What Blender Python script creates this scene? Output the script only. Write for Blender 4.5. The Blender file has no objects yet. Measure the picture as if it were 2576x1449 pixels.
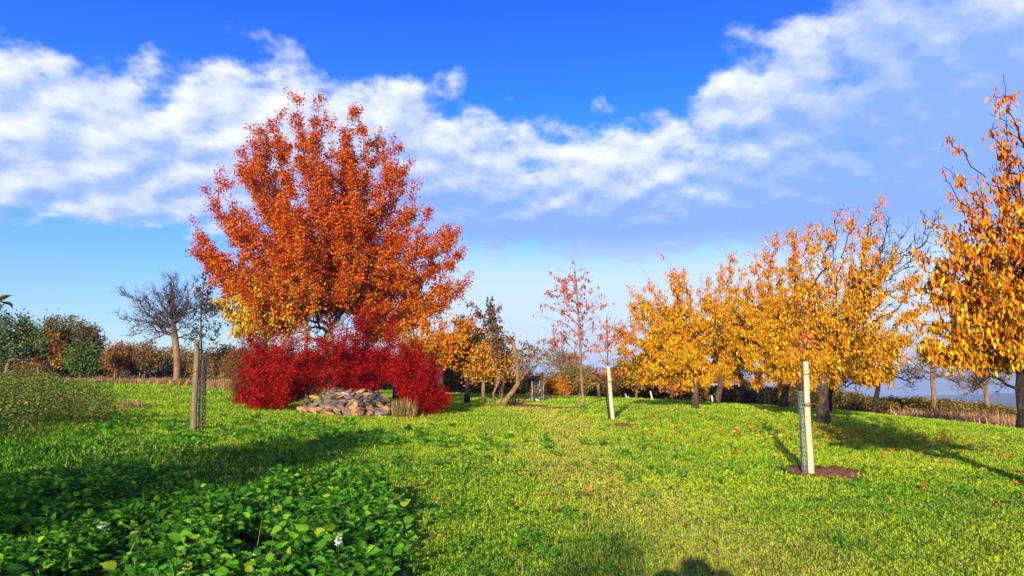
import bpy, math, random
import numpy as np
from mathutils import Vector, Matrix
R = math.radians
rng = np.random.default_rng(11); random.seed(11)
scene = bpy.context.scene; col = scene.collection

# ------------------------------------------------------------------ camera, world, sun, exposure
F = 1861.0; PITCH = R(8.0); EYE = 1.6
cam = bpy.data.objects.new("camera", bpy.data.cameras.new("camera")); col.objects.link(cam)
cam.location = (0, 0, EYE); cam.rotation_euler = (R(90) + PITCH, 0, 0)
cam.data.sensor_width = 36; cam.data.lens = 36 * F / 2576
cam.data.clip_start = 0.05; cam.data.clip_end = 60000
scene.camera = cam
SUN_EL = R(13); SUN_AZ = R(14)
sd = Vector((math.sin(SUN_AZ) * math.cos(SUN_EL), math.cos(SUN_AZ) * math.cos(SUN_EL), -math.sin(SUN_EL)))
sun = bpy.data.objects.new("sun", bpy.data.lights.new("sun", 'SUN')); col.objects.link(sun)
sun.rotation_euler = sd.to_track_quat('-Z', 'Y').to_euler()
sun.data.energy = 5.0; sun.data.angle = R(0.5); sun.data.color = (1.0, 0.90, 0.72)
scene.view_settings.view_transform = 'Standard'; scene.view_settings.look = 'None'
scene.view_settings.exposure = 0.52; scene.view_settings.gamma = 1; scene.view_settings.use_curve_mapping = False
scene.cycles.max_bounces = 6; scene.cycles.diffuse_bounces = 2; scene.cycles.transmission_bounces = 3
scene.cycles.transparent_max_bounces = 6; scene.cycles.volume_bounces = 0
scene.cycles.use_denoising = True

def s2l(c):
    c = np.asarray(c, float) / 255.0
    return np.where(c <= 0.04045, c / 12.92, ((c + 0.055) / 1.055) ** 2.4)

class NB:
    """small helper to wire shader nodes"""
    def __init__(s, nt): s.nt = nt; s.n = nt.nodes; s.l = nt.links
    def put(s, sock, v):
        if isinstance(v, bpy.types.NodeSocket): s.l.new(v, sock)
        elif v is not None:
            if hasattr(sock, 'default_value'):
                try: sock.default_value = v
                except Exception:
                    sock.default_value = (*v, 1) if len(v) == 3 else v
    def math(s, op, a, b=None, c=None, clamp=False):
        n = s.n.new('ShaderNodeMath'); n.operation = op; n.use_clamp = clamp
        for i, v in enumerate((a, b, c)):
            if v is not None: s.put(n.inputs[i], v)
        return n.outputs[0]
    def mix(s, f, a, b, mode='MIX'):
        n = s.n.new('ShaderNodeMix'); n.data_type = 'RGBA'; n.blend_type = mode
        s.put(n.inputs[0], f); s.put(n.inputs[6], a); s.put(n.inputs[7], b); return n.outputs[2]
    def smooth(s, x, a, b):
        n = s.n.new('ShaderNodeMapRange'); n.interpolation_type = 'SMOOTHSTEP'
        s.put(n.inputs[0], x); s.put(n.inputs[1], a); s.put(n.inputs[2], b); return n.outputs[0]
    def noise(s, vec, scale, detail=4, rough=0.5, dist=0.0, lac=2.0):
        n = s.n.new('ShaderNodeTexNoise'); s.put(n.inputs['Vector'], vec)
        n.inputs['Scale'].default_value = scale; n.inputs['Detail'].default_value = detail
        n.inputs['Roughness'].default_value = rough; n.inputs['Distortion'].default_value = dist
        n.inputs['Lacunarity'].default_value = lac
        return n.outputs[0]
    def ramp(s, x, pts):
        n = s.n.new('ShaderNodeValToRGB'); s.put(n.inputs[0], x); e = n.color_ramp.elements
        while len(e) < len(pts): e.new(0.5)
        for i, (p, c) in enumerate(pts): e[i].position = p; e[i].color = (*c, 1)
        return n.outputs[0]
    def curve(s, x, pts):
        n = s.n.new('ShaderNodeFloatCurve'); s.put(n.inputs['Value'], x); c = n.mapping.curves[0]
        while len(c.points) < len(pts): c.points.new(0.5, 0.5)
        for p, (a, b) in zip(c.points, pts): p.location = (a, b)
        n.mapping.update(); return n.outputs[0]
    def comb(s, x, y, z):
        n = s.n.new('ShaderNodeCombineXYZ')
        for i, v in enumerate((x, y, z)): s.put(n.inputs[i], v)
        return n.outputs[0]

def build_world():
    w = bpy.data.worlds.new("World"); scene.world = w; w.use_nodes = True
    b = NB(w.node_tree); b.n.clear()
    out = b.n.new('ShaderNodeOutputWorld'); bg = b.n.new('ShaderNodeBackground')
    bg.inputs[1].default_value = 0.1; b.l.new(bg.outputs[0], out.inputs[0])
    sky = b.n.new('ShaderNodeTexSky'); sky.sky_type = 'NISHITA'; sky.sun_disc = False
    sky.sun_elevation = SUN_EL; sky.sun_rotation = R(194); sky.altitude = 200
    sky.air_density = 1.0; sky.dust_density = 0.6; sky.ozone_density = 2.0
    tc = b.n.new('ShaderNodeTexCoord'); sep = b.n.new('ShaderNodeSeparateXYZ'); b.l.new(tc.outputs['Generated'], sep.inputs[0])
    x, y, z = sep.outputs
    az = b.math('MULTIPLY', b.math('ARCTAN2', x, y), 180 / math.pi)
    el = b.math('MULTIPLY', b.math('ARCSINE', z), 180 / math.pi)
    # clear air: physical sky pushed towards the deep polarised blue opposite the low sun
    gm = b.n.new('ShaderNodeGamma'); gm.inputs[1].default_value = 1.0; b.l.new(sky.outputs[0], gm.inputs[0])
    t = b.math('MULTIPLY', el, 1 / 32.0, clamp=True)
    tint = b.ramp(t, [(0.0, (1.35, 1.45, 1.55)), (0.2, (0.86, 1.13, 1.75)), (0.42, (0.42, 1.02, 2.1)), (0.7, (0.12, 0.74, 2.4)), (1.0, (0.06, 0.45, 2.0))])
    clear = b.mix(1.0, gm.outputs[0], tint, 'MULTIPLY')
    # cloud deck
    a01 = b.math('MULTIPLY_ADD', az, 1 / 120.0, 0.5, clamp=True)
    def bound(tab): return b.math('MULTIPLY', b.curve(a01, [(0, tab[0][1] / 40)] + [(a / 120.0 + 0.5, e / 40) for a, e in tab] + [(1, tab[-1][1] / 40)]), 40.0)
    topd = bound([(-36, 21.8), (-27, 24.2), (-20, 25.2), (-13, 24.0), (-7.6, 23.2), (-1, 22.5), (5, 21.6), (10, 22.0), (14, 23.4), (18, 25.6), (22, 27.5), (27, 29.5), (36, 30)])
    botd = bound([(-36, 9.6), (-24, 10.4), (-17, 10.0), (-6, 10.5), (4, 9.0), (13, 9.0), (22, 8.8), (36, 7.5)])
    zz = b.math('ADD', z, 0.40)
    pv = b.comb(b.math('DIVIDE', x, zz), b.math('DIVIDE', y, zz), 0.37)
    def dens(off):
        if off is None: v = pv
        else:
            m = b.n.new('ShaderNodeVectorMath'); m.operation = 'ADD'; b.l.new(pv, m.inputs[0]); m.inputs[1].default_value = off; v = m.outputs[0]
        n1 = b.noise(v, 4.2, 2, 0.5, 0.0); n2 = b.noise(v, 17.0, 7, 0.58, 0.0)
        return b.math('ADD', b.math('MULTIPLY', n1, 0.80), b.math('MULTIPLY', n2, 0.52))
    d0 = dens(None); d1 = dens((-0.008, -0.035, 0.0)); 
    up = b.smooth(b.math('SUBTRACT', topd, el), -4.5, 5.0)
    dn = b.smooth(b.math('SUBTRACT', el, botd), -2.0, 4.0)
    cov = b.math('MULTIPLY', up, dn)
    low = b.math('MULTIPLY', b.smooth(az, -14.0, -2.0), b.smooth(el, 12.5, 8.0))     # thin white veil low over the middle and right
    dd = b.math('ADD', d0, b.math('MULTIPLY_ADD', cov, 0.53, -0.925))
    alpha = b.math('MULTIPLY', b.smooth(dd, -0.04, 0.17), 0.94)
    relief = b.math('SUBTRACT', d0, d1)
    lit = b.math('ADD', b.math('MULTIPLY', relief, 2.4), 0.65)
    # cloud bodies turn blue grey in their lower, thicker part and to the right
    grey = b.smooth(b.math('SUBTRACT', el, botd), 9.0, 0.5)
    right = b.smooth(az, 14.0, 30.0)
    lit = b.math('SUBTRACT', lit, b.math('MULTIPLY', grey, b.math('MULTIPLY_ADD', b.smooth(az, -20, 4), 0.42, 0.10)))
    body = b.smooth(b.math('SUBTRACT', topd, el), 2.5, 11.0)
    lit = b.math('SUBTRACT', lit, b.math('MULTIPLY', body, b.math('MULTIPLY_ADD', b.smooth(az, -25, 0), 0.26, 0.16)))
    lit = b.math('SUBTRACT', lit, b.math('MULTIPLY', right, 0.24), clamp=True)
    cc = b.ramp(lit, [(0.0, (2.1, 3.5, 7.8)), (0.35, (3.4, 4.5, 8.3)), (0.65, (5.6, 6.2, 8.6)), (1.0, (7.6, 7.9, 9.0))])
    s1 = b.mix(alpha, clear, cc)
    veil = b.math('MULTIPLY', low, b.math('MULTIPLY_ADD', b.noise(pv, 1.2, 4, 0.5), 0.6, 0.62), clamp=True)
    s1 = b.mix(b.math('MULTIPLY', veil, 0.95), s1, (b.ramp(b.math('MULTIPLY', el, 1 / 12.0, clamp=True), [(0.0, (3.6, 4.9, 8.2)), (0.35, (5.6, 6.7, 8.8)), (1.0, (5.6, 6.8, 8.8))])))
    b.l.new(s1, bg.inputs[0])
build_world()

# ------------------------------------------------------------------ measuring helpers
cp, sp = math.cos(PITCH), math.sin(PITCH)
def P(px, py, d):
    """point at forward distance d that the photo shows at (px, py) of its 2576 x 1449 view"""
    u = (px - 1288) / F; v = (724.5 - py) / F
    ry = cp - v * sp; rz = sp + v * cp; t = d / ry
    return np.array([u * t, d, EYE + rz * t])
CT = [(2035, 1195, 14), (1540, 1067, 27), (487, 1080, 18.5), (865, 1048, 28), (600, 1018, 32), (1080, 1035, 31), (820, 1030, 34), (1455, 1030, 34), (1262, 1018, 36),
      (1352, 1013, 40), (1250, 1002, 58), (1550, 1003, 55), (445, 967, 48), (60, 966, 52), (250, 966, 52), (1748, 1024, 31), (1803, 1018, 36), (1972, 1022, 33), (2070, 1062, 24),
      (2200, 1050, 38), (2362, 1062, 40), (2570, 1085, 30), (2560, 1083, 44), (2300, 1060, 46), (1900, 1024, 48), (300, 1095, 16), (1105, 990, 45)]
CW = [P(*c) for c in CT]
CW += [np.array(p, float) for p in [(0, 0, 0), (0, 6, 0), (-4, 6, .02), (4, 6, -.02), (0, -10, 0), (-12, -8, .1), (12, -8, -.2), (-10, 6, .15), (10, 6, -.1), (14, 14, -.15), (0, 12, .05), (-30, 0, .8), (30, 0, -.8),
        (-60, 60, 3), (60, 60, -3), (45, 30, -1.3), (-40, 30, 1.6), (0, 80, 1.0), (-30, 90, 2.5), (40, 80, -3), (0, -60, 0), (-60, -60, 1), (60, -60, -2)]]
CW = np.array(CW); SC = 10.0
def _phi(r): return np.sqrt(r * r + 1.5 ** 2)
_D = np.hypot(CW[:, None, 0] - CW[None, :, 0], CW[:, None, 1] - CW[None, :, 1])
_w = np.linalg.solve(_phi(_D / SC) + (-0.02) * np.eye(len(CW)), CW[:, 2] - 0.5)
def T(x, y):
    x = np.asarray(x, float); y = np.asarray(y, float); sh = np.broadcast(x, y).shape
    x = np.broadcast_to(x, sh).ravel(); y = np.broadcast_to(y, sh).ravel(); z = np.full(x.shape, 0.5)
    xc = np.clip(x, -75, 75); yc = np.clip(y, -75, 95)
    for (cx, cy, cz), w in zip(CW, _w): z += w * _phi(np.hypot(xc - cx, yc - cy) / SC)
    r = np.hypot(x, y); k = np.clip((r - 80) / 500, 0, 1); k = k * k * (3 - 2 * k)
    z = z * (1 - k) + (-75) * k
    kk = np.clip((r - 3200) / 1800, 0, 1); az = np.arctan2(x, y)
    z = z + kk * (58 + 22 * np.sin(az * 9 + 1) + 10 * np.sin(az * 23))
    z += 0.02 * np.sin(x * 1.3 + y * .7) * np.sin(y * 1.1 - x * .4)
    return z.reshape(sh)
def T1(x, y): return float(T(np.array([x]), np.array([y]))[0])
def G(px, py):
    """where the ray through a photo point meets the ground"""
    u = (px - 1288) / F; v = (724.5 - py) / F; ry = cp - v * sp; rz = sp + v * cp
    d = np.linspace(3, 60, 1500); t = d / ry; z = EYE + rz * t; g = T(u * t, d)
    i = int(np.argmax(z <= g)) if (z <= g).any() else len(d) - 1
    return np.array([u * t[i], d[i], g[i]])
def inpoly(x, y, poly):
    ins = np.zeros(x.shape, bool); n = len(poly); j = n - 1
    for i in range(n):
        xi, yi = poly[i][:2]; xj, yj = poly[j][:2]
        c = ((yi > y) != (yj > y)) & (x < (xj - xi) * (y - yi) / (yj - yi + 1e-12) + xi)
        ins ^= c; j = i
    return ins
_wr = np.random.default_rng(3); _wd = _wr.normal(size=(14, 2)); _wp = _wr.uniform(0, 6.28, 14)
def wnoise(x, y, s=1.0, k=0):
    """smooth value field about -1..1"""
    o = 0
    for i in range(7):
        j = (i + k * 3) % 14; o = o + np.sin((x * _wd[j, 0] + y * _wd[j, 1]) * s * (1 + .35 * i) + _wp[j] + k * 1.7)
    return o / 3.2

# ------------------------------------------------------------------ mesh helpers
def link(name, me, mat=None, parent=None, smooth=False):
    o = bpy.data.objects.new(name, me); col.objects.link(o)
    if mat: me.materials.append(mat)
    if smooth: me.polygons.foreach_set('use_smooth', np.ones(len(me.polygons), bool))
    if parent: o.parent = parent; o.location = -Vector(parent.location)
    return o
def mk(name, V, faces, mat=None, parent=None, colors=None, smooth=False):
    """faces: list of int arrays (n,k); world space vertices"""
    V = np.asarray(V, np.float32); me = bpy.data.meshes.new(name)
    me.vertices.add(len(V)); me.vertices.foreach_set('co', V.ravel())
    faces = [np.asarray(f, np.int32) for f in faces if len(f)]
    loops = np.concatenate([f.ravel() for f in faces]); tot = np.concatenate([np.full(len(f), f.shape[1], np.int32) for f in faces])
    st = np.concatenate([[0], np.cumsum(tot)[:-1]]).astype(np.int32)
    me.loops.add(len(loops)); me.loops.foreach_set('vertex_index', loops)
    me.polygons.add(len(tot)); me.polygons.foreach_set('loop_start', st)
    try: me.polygons.foreach_set('loop_total', tot)
    except Exception: pass
    me.update(calc_edges=True)
    if colors is not None:
        a = me.color_attributes.new('col', 'FLOAT_COLOR', 'POINT')
        c = np.ones((len(V), 4), np.float32); c[:, :3] = colors; a.data.foreach_set('color', c.ravel())
    return link(name, me, mat, parent, smooth)
def empty(name, loc, label, cat, group=None):
    o = bpy.data.objects.new(name, None); col.objects.link(o); o.location = [float(v) for v in loc]; o.empty_display_size = .3
    return tag(o, label, cat, group)
def tag(o, label=None, cat=None, group=None, kind=None):
    if label: o['label'] = label
    if cat: o['category'] = cat
    if group: o['group'] = group
    if kind: o['kind'] = kind
    return o
def frusta(A, B, ra, rb, n=5):
    A = np.asarray(A, float); B = np.asarray(B, float); ra = np.asarray(ra, float); rb = np.asarray(rb, float)
    d = B - A; L = np.linalg.norm(d, axis=1, keepdims=True) + 1e-9; d = d / L
    h = np.where(np.abs(d[:, 2:3]) < .9, np.array([[0, 0, 1.]]), np.array([[1., 0, 0]]))
    u = np.cross(d, h); u /= np.linalg.norm(u, axis=1, keepdims=True) + 1e-9; v = np.cross(d, u)
    t = np.arange(n) * 2 * math.pi / n
    ring = np.cos(t)[None, :, None] * u[:, None] + np.sin(t)[None, :, None] * v[:, None]
    V = np.concatenate([A[:, None] + ring * ra[:, None, None], B[:, None] + ring * rb[:, None, None]], 1)
    m = len(A); base = (np.arange(m) * 2 * n)[:, None, None]; i = np.arange(n); j = (i + 1) % n
    q = np.stack([i, j, j + n, i + n], 1)[None] + base
    return V.reshape(-1, 3), q.reshape(-1, 4)
def tube(pts, rad, n=8, cap=True):
    """continuous tube along a polyline; returns verts, [quads, tris]"""
    pts = np.asarray(pts, float); k = len(pts); rad = np.broadcast_to(np.asarray(rad, float), (k,))
    tg = np.gradient(pts, axis=0); tg /= np.linalg.norm(tg, axis=1, keepdims=True) + 1e-9
    h = np.array([0.31, 0.95, 0.05]); u = np.cross(tg, h); u /= np.linalg.norm(u, axis=1, keepdims=True) + 1e-9; v = np.cross(tg, u)
    t = np.arange(n) * 2 * math.pi / n
    V = pts[:, None] + (np.cos(t)[None, :, None] * u[:, None] + np.sin(t)[None, :, None] * v[:, None]) * rad[:, None, None]
    V = V.reshape(-1, 3); i = np.arange(n); j = (i + 1) % n; q = []
    for r in range(k - 1): q.append(np.stack([r * n + i, r * n + j, (r + 1) * n + j, (r + 1) * n + i], 1))
    tr = np.zeros((0, 3), int)
    if cap:
        V = np.vstack([V, pts[0], pts[-1]]); a = k * n; e = (k - 1) * n
        tr = np.concatenate([np.stack([np.full(n, a), j, i], 1), np.stack([np.full(n, a + 1), e + i, e + j], 1)])
    return V, [np.concatenate(q), tr]
def join(parts):
    V = []; fs = {}; o = 0
    for v, fl in parts:
        if not isinstance(fl, list): fl = [fl]
        for f in fl:
            if len(f): fs.setdefault(f.shape[1], []).append(np.asarray(f) + o)
        V.append(v); o += len(v)
    return np.concatenate(V), [np.concatenate(x) for x in fs.values()]

LEAF_V = np.array([(0, 0, 0), (-.30, .45, .10), (0, 1, -.06), (.30, .45, .10)]); LEAF_F = np.array([(0, 3, 2), (0, 2, 1)])
CHERRY_V = np.array([(0, 0, 0), (-.22, .42, .09), (0, 1.05, -.08), (.22, .42, .09)])
NARROW_V = np.array([(0, 0, 0), (-.21, .42, .07), (0, 1, -.10), (.21, .42, .07)])
# lobed oak-like leaf
OAK_V = np.array([(0, 0, 0), (-.12, .2, .02), (-.40, .45, .06), (-.16, .5, .02), (-.34, .85, .02), (0, 1.05, -.06), (.34, .85, .02), (.16, .5, .02), (.40, .45, .06), (.12, .2, .02)])
OAK_F = np.array([(0, 9, 1), (9, 7, 3), (9, 3, 1), (9, 8, 7), (1, 3, 2), (7, 5, 3), (7, 6, 5), (3, 5, 4)])
# serrated broad leaf folded on its midrib
NET_V = np.array([(0, 0, 0), (0, .35, -.03), (0, .7, -.03), (0, 1.08, -.16), (-.30, .10, .06), (-.36, .22, .07), (-.46, .30, .10), (-.36, .42, .06), (-.42, .54, .07), (-.27, .62, .04), (-.28, .76, .02), (-.12, .86, -.04),
                  (.30, .10, .06), (.36, .22, .07), (.46, .30, .10), (.36, .42, .06), (.42, .54, .07), (.27, .62, .04), (.28, .76, .02), (.12, .86, -.04)])
NET_F = np.array([(0, 5, 4), (0, 1, 5), (1, 7, 5), (5, 7, 6), (1, 2, 7), (2, 9, 7), (7, 9, 8), (2, 11, 9), (9, 11, 10), (2, 3, 11),
                  (0, 12, 13), (0, 13, 1), (1, 13, 15), (13, 14, 15), (1, 15, 2), (2, 15, 17), (15, 16, 17), (2, 17, 19), (17, 18, 19), (2, 19, 3)])
def leaves(pos, dirs, size, tv=LEAF_V, tf=LEAF_F, roll=1.0, r=rng, upbias=None):
    """leaf blades at pos, their length along dirs, random roll about it (or faces turned up)"""
    n = len(pos); d = dirs / (np.linalg.norm(dirs, axis=1, keepdims=True) + 1e-9)
    h = r.normal(size=(n, 3)) * roll
    if upbias is not None: h = h + np.array([0, 0, upbias])
    w = h - d * np.sum(h * d, 1, keepdims=True); w /= np.linalg.norm(w, axis=1, keepdims=True) + 1e-9
    s = np.cross(d, w)
    M = np.stack([s, d, w], 1)
    V = np.einsum('kj,njc->nkc', tv, M) * np.asarray(size)[:, None, None] + pos[:, None]
    f = tf[None] + (np.arange(n) * len(tv))[:, None, None]
    return V.reshape(-1, 3), f.reshape(-1, 3)
def pal(colors, n, w=None, jit=.12, r=rng):
    c = s2l(np.array(colors)); i = r.choice(len(c), n, p=None if w is None else np.array(w) / np.sum(w))
    return np.clip(c[i] * (1 + r.normal(size=(n, 1)) * jit) * (1 + r.normal(size=(n, 3)) * jit * .4), 0.001, .95)

# ------------------------------------------------------------------ materials
def mat_leaf(name, trans=.3, rough=.55, spec=.25, gain=(1, 1, 1)):
    m = bpy.data.materials.new(name); m.use_nodes = True; b = NB(m.node_tree); b.n.clear()
    out = b.n.new('ShaderNodeOutputMaterial'); a = b.n.new('ShaderNodeAttribute'); a.attribute_name = 'col'
    p = b.n.new('ShaderNodeBsdfPrincipled'); p.inputs['Roughness'].default_value = rough; p.inputs['Specular IOR Level'].default_value = spec
    t = b.n.new('ShaderNodeBsdfTranslucent'); mx = b.n.new('ShaderNodeMixShader'); mx.inputs[0].default_value = trans
    c = b.mix(1.0, a.outputs['Color'], gain, 'MULTIPLY')
    b.l.new(c, p.inputs['Base Color']); b.l.new(c, t.inputs[0])
    b.l.new(p.outputs[0], mx.inputs[1]); b.l.new(t.outputs[0], mx.inputs[2]); b.l.new(mx.outputs[0], out.inputs[0]); return m
def mat_noise(name, stops, scale=6, detail=6, rough=.85, bump=.4, stretch=(1, 1, 1), bscale=None, spec=.2, dist=.3, bdist=.02):
    m = bpy.data.materials.new(name); m.use_nodes = True; b = NB(m.node_tree); p = b.n['Principled BSDF']
    p.inputs['Roughness'].default_value = rough; p.inputs['Specular IOR Level'].default_value = spec
    g = b.n.new('ShaderNodeNewGeometry'); mp = b.n.new('ShaderNodeMapping'); mp.inputs['Scale'].default_value = stretch
    b.l.new(g.outputs['Position'], mp.inputs[0]); v = mp.outputs[0]
    n = b.noise(v, scale, detail, .6, dist)
    b.l.new(b.ramp(n, [(q, tuple(s2l(c))) for q, c in stops]), p.inputs['Base Color'])
    if bump:
        bm = b.n.new('ShaderNodeBump'); bm.inputs['Strength'].default_value = bump; bm.inputs['Distance'].default_value = bdist
        b.l.new(b.noise(v, bscale or scale * 3, 6, .65, .4), bm.inputs['Height']); b.l.new(bm.outputs[0], p.inputs['Normal'])
    return m
M_LEAF = mat_leaf("leaf", .2, .65, .08); M_GRASS = mat_leaf("grass_blade", .42, .5, .2); M_NET = mat_leaf("broad_leaf", .36, .55, .14); M_DRY = mat_leaf("dry_leaf", .15, .8, .1)
M_BARK = mat_noise("bark", [(.3, (52, 42, 34)), (.5, (92, 76, 60)), (.7, (128, 108, 84))], 9, stretch=(1, 1, .25), bump=.8, bdist=.03)
M_BARKD = mat_noise("dark_bark", [(.3, (26, 22, 20)), (.55, (56, 46, 40)), (.75, (88, 74, 58))], 9, stretch=(1, 1, .4), bump=.8, bdist=.03)
M_BARKT = mat_noise("tan_bark", [(.3, (96, 72, 48)), (.5, (138, 108, 76)), (.7, (166, 134, 96))], 8, stretch=(1, 1, .3), bump=.7, bdist=.03)
M_TWIG = mat_noise("twig", [(.3, (58, 46, 44)), (.7, (110, 88, 78))], 12, bump=0)
M_WOODL = mat_noise("pale_wood", [(.25, (150, 116, 76)), (.42, (214, 186, 142)), (.7, (236, 216, 178))], 9, stretch=(6, 6, .5), bump=.35, bdist=.01, rough=.7)
M_WOODG = mat_noise("weathered_wood", [(.25, (84, 66, 48)), (.45, (130, 106, 80)), (.7, (164, 142, 112))], 9, stretch=(6, 6, .6), bump=.5, bdist=.012, rough=.8)
M_ROPE = mat_noise("rope", [(.3, (110, 68, 34)), (.7, (176, 120, 66))], 60, bump=.5, bdist=.005)
M_SOIL = mat_noise("soil", [(.3, (110, 70, 44)), (.5, (152, 100, 64)), (.7, (184, 128, 80))], 9, bump=1, bscale=22, bdist=.04, rough=.95)
M_PLG = mat_noise("green_plastic", [(.3, (70, 98, 88)), (.7, (120, 148, 134))], 10, bump=0, rough=.45, spec=.5)
M_PLK = mat_noise("black_plastic", [(.3, (16, 20, 26)), (.7, (36, 42, 50))], 10, bump=0, rough=.4, spec=.5)
M_WHITE = mat_noise("white_paint", [(.3, (206, 208, 204)), (.7, (236, 236, 230))], 10, bump=0, rough=.5)
M_WIRE = mat_noise("galvanised_wire", [(.3, (150, 160, 156)), (.7, (200, 206, 196))], 10, bump=0, rough=.4)
M_STONE = []
for i, st in enumerate([[(.3, (128, 92, 58)), (.5, (176, 132, 88)), (.72, (205, 160, 112))], [(.3, (88, 78, 68)), (.5, (128, 114, 100)), (.72, (160, 144, 126))],
                        [(.3, (98, 76, 60)), (.5, (140, 112, 90)), (.72, (168, 140, 114))], [(.3, (66, 62, 62)), (.5, (100, 94, 92)), (.72, (136, 126, 116))],
                        [(.3, (160, 150, 128)), (.5, (200, 192, 170)), (.72, (226, 220, 204))], [(.3, (150, 96, 50)), (.5, (200, 140, 80)), (.72, (232, 180, 116))]]):
    M_STONE.append(mat_noise("stone", st, 5 + i, stretch=(1, 1, 2.2), bump=.9, bscale=14, bdist=.03))
M_TILE = mat_noise("roof_tile", [(.3, (150, 66, 40)), (.7, (190, 92, 56))], 4, stretch=(1, 1, 4), bump=.6, bscale=8)
M_RENDER = mat_noise("plaster", [(.3, (176, 160, 136)), (.7, (200, 186, 160))], 2, bump=.2)

def mat_ground():
    m = bpy.data.materials.new("ground"); m.use_nodes = True; b = NB(m.node_tree); p = b.n['Principled BSDF']
    p.inputs['Roughness'].default_value = .95; p.inputs['Specular IOR Level'].default_value = .1
    g = b.n.new('ShaderNodeNewGeometry'); v = g.outputs['Position']
    n1 = b.noise(v, .35, 5, .6); n2 = b.noise(v, 14, 6, .7)
    c1 = b.ramp(n1, [(.35, tuple(s2l((44, 72, 18)))), (.6, tuple(s2l((74, 100, 28))))])
    c2 = b.ramp(n2, [(.35, tuple(s2l((30, 40, 14)))), (.5, tuple(s2l((66, 92, 28)))), (.68, tuple(s2l((128, 118, 60))))])
    c = b.mix(.5, c1, c2)
    ln = b.n.new('ShaderNodeVectorMath'); ln.operation = 'LENGTH'; b.l.new(v, ln.inputs[0])
    far = b.smooth(ln.outputs['Value'], 90, 260)
    fc = b.ramp(b.noise(v, .004, 6, .6), [(.4, tuple(s2l((58, 70, 44)))), (.5, tuple(s2l((104, 96, 66)))), (.6, tuple(s2l((74, 84, 50))))])
    b.l.new(b.mix(far, c, fc), p.inputs['Base Color'])
    bm = b.n.new('ShaderNodeBump'); bm.inputs['Strength'].default_value = .8; bm.inputs['Distance'].default_value = .05
    b.l.new(b.noise(v, 30, 5, .7), bm.inputs['Height']); b.l.new(bm.outputs[0], p.inputs['Normal']); return m

# ------------------------------------------------------------------ ground
def build_ground():
    n = 260; s = np.linspace(-1, 1, n); xs = np.sinh(s * 6.2) / np.sinh(6.2) * 9000
    xs = np.sign(s) * (np.abs(s) ** 1.0) * 28 * 1.0 + np.sinh(s * 9) / np.sinh(9) * 9000
    X, Y = np.meshgrid(xs, xs + 18); Z = T(X, Y)
    V = np.stack([X, Y, Z], -1).reshape(-1, 3); i = np.arange(n - 1); a = (i[:, None] * n + i[None]).ravel()
    o = mk("ground", V, [np.stack([a, a + 1, a + n + 1, a + n], 1)], mat_ground(), smooth=True); tag(o, kind='structure')
build_ground()

# soil patches (world polygons from where the photo shows bare earth)
SOIL = []
def soil(px, py, rx, ry, h=.05):
    """irregular low mound of bare earth; rx, ry in metres"""
    c = G(px, py); n = 28; r_ = np.random.default_rng(int(px))
    ang = np.arange(n) * 2 * math.pi / n; wob = 1 + .18 * np.sin(ang * 2 + r_.uniform(0, 6)) + .12 * np.sin(ang * 9 + 1) + .1 * np.sin(ang * 5 + r_.uniform(0, 6))
    V = []; 
    for k, q in enumerate((0, .35, .7, 1.0)):
        rr = np.full(n, q) * wob
        x = c[0] + np.cos(ang) * rx * rr; y = c[1] + np.sin(ang) * ry * rr
        z = T(x, y) + h * (1 - q ** 2) + (r_.uniform(-.4, .4, n) * h if q < 1 else -0.03); V.append(np.stack([x, y, z], 1))
    V = np.concatenate(V); i = np.arange(n); j = (i + 1) % n
    q = np.concatenate([np.stack([k * n + i, k * n + j, (k + 1) * n + j, (k + 1) * n + i], 1) for k in range(3)])
    o = mk("soil_patch", V, [q[:, ::-1]], M_SOIL, smooth=True); tag(o, kind='structure')
    SOIL.append((c[0], c[1], rx, ry))
soil(2065, 1192, 1.0, .9, .11); soil(1572, 1071, .55, .45, .06); soil(1330, 1023, 1.1, .6, .08); soil(1415, 1028, 1.3, .45, .06); soil(1236, 1021, .5, .4, .06)

# ------------------------------------------------------------------ regions
NETTLE = [G(-700, 1215), G(0, 1212), G(230, 1190), G(420, 1200), G(520, 1262), G(610, 1270), G(700, 1222), G(860, 1222), G(960, 1265), G(1020, 1345), G(1040, 1449), np.array([-1.1, 4.0, 0]), np.array([-8, 4.0, 0]), np.array([-11, 6, 0])]
BRAMBLE = [G(-300, 985), G(0, 985), G(130, 985), G(215, 1000), G(250, 1035), G(300, 1062), G(240, 1075), G(160, 1068), G(80, 1100), G(-60, 1140), G(-400, 1130)]

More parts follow.
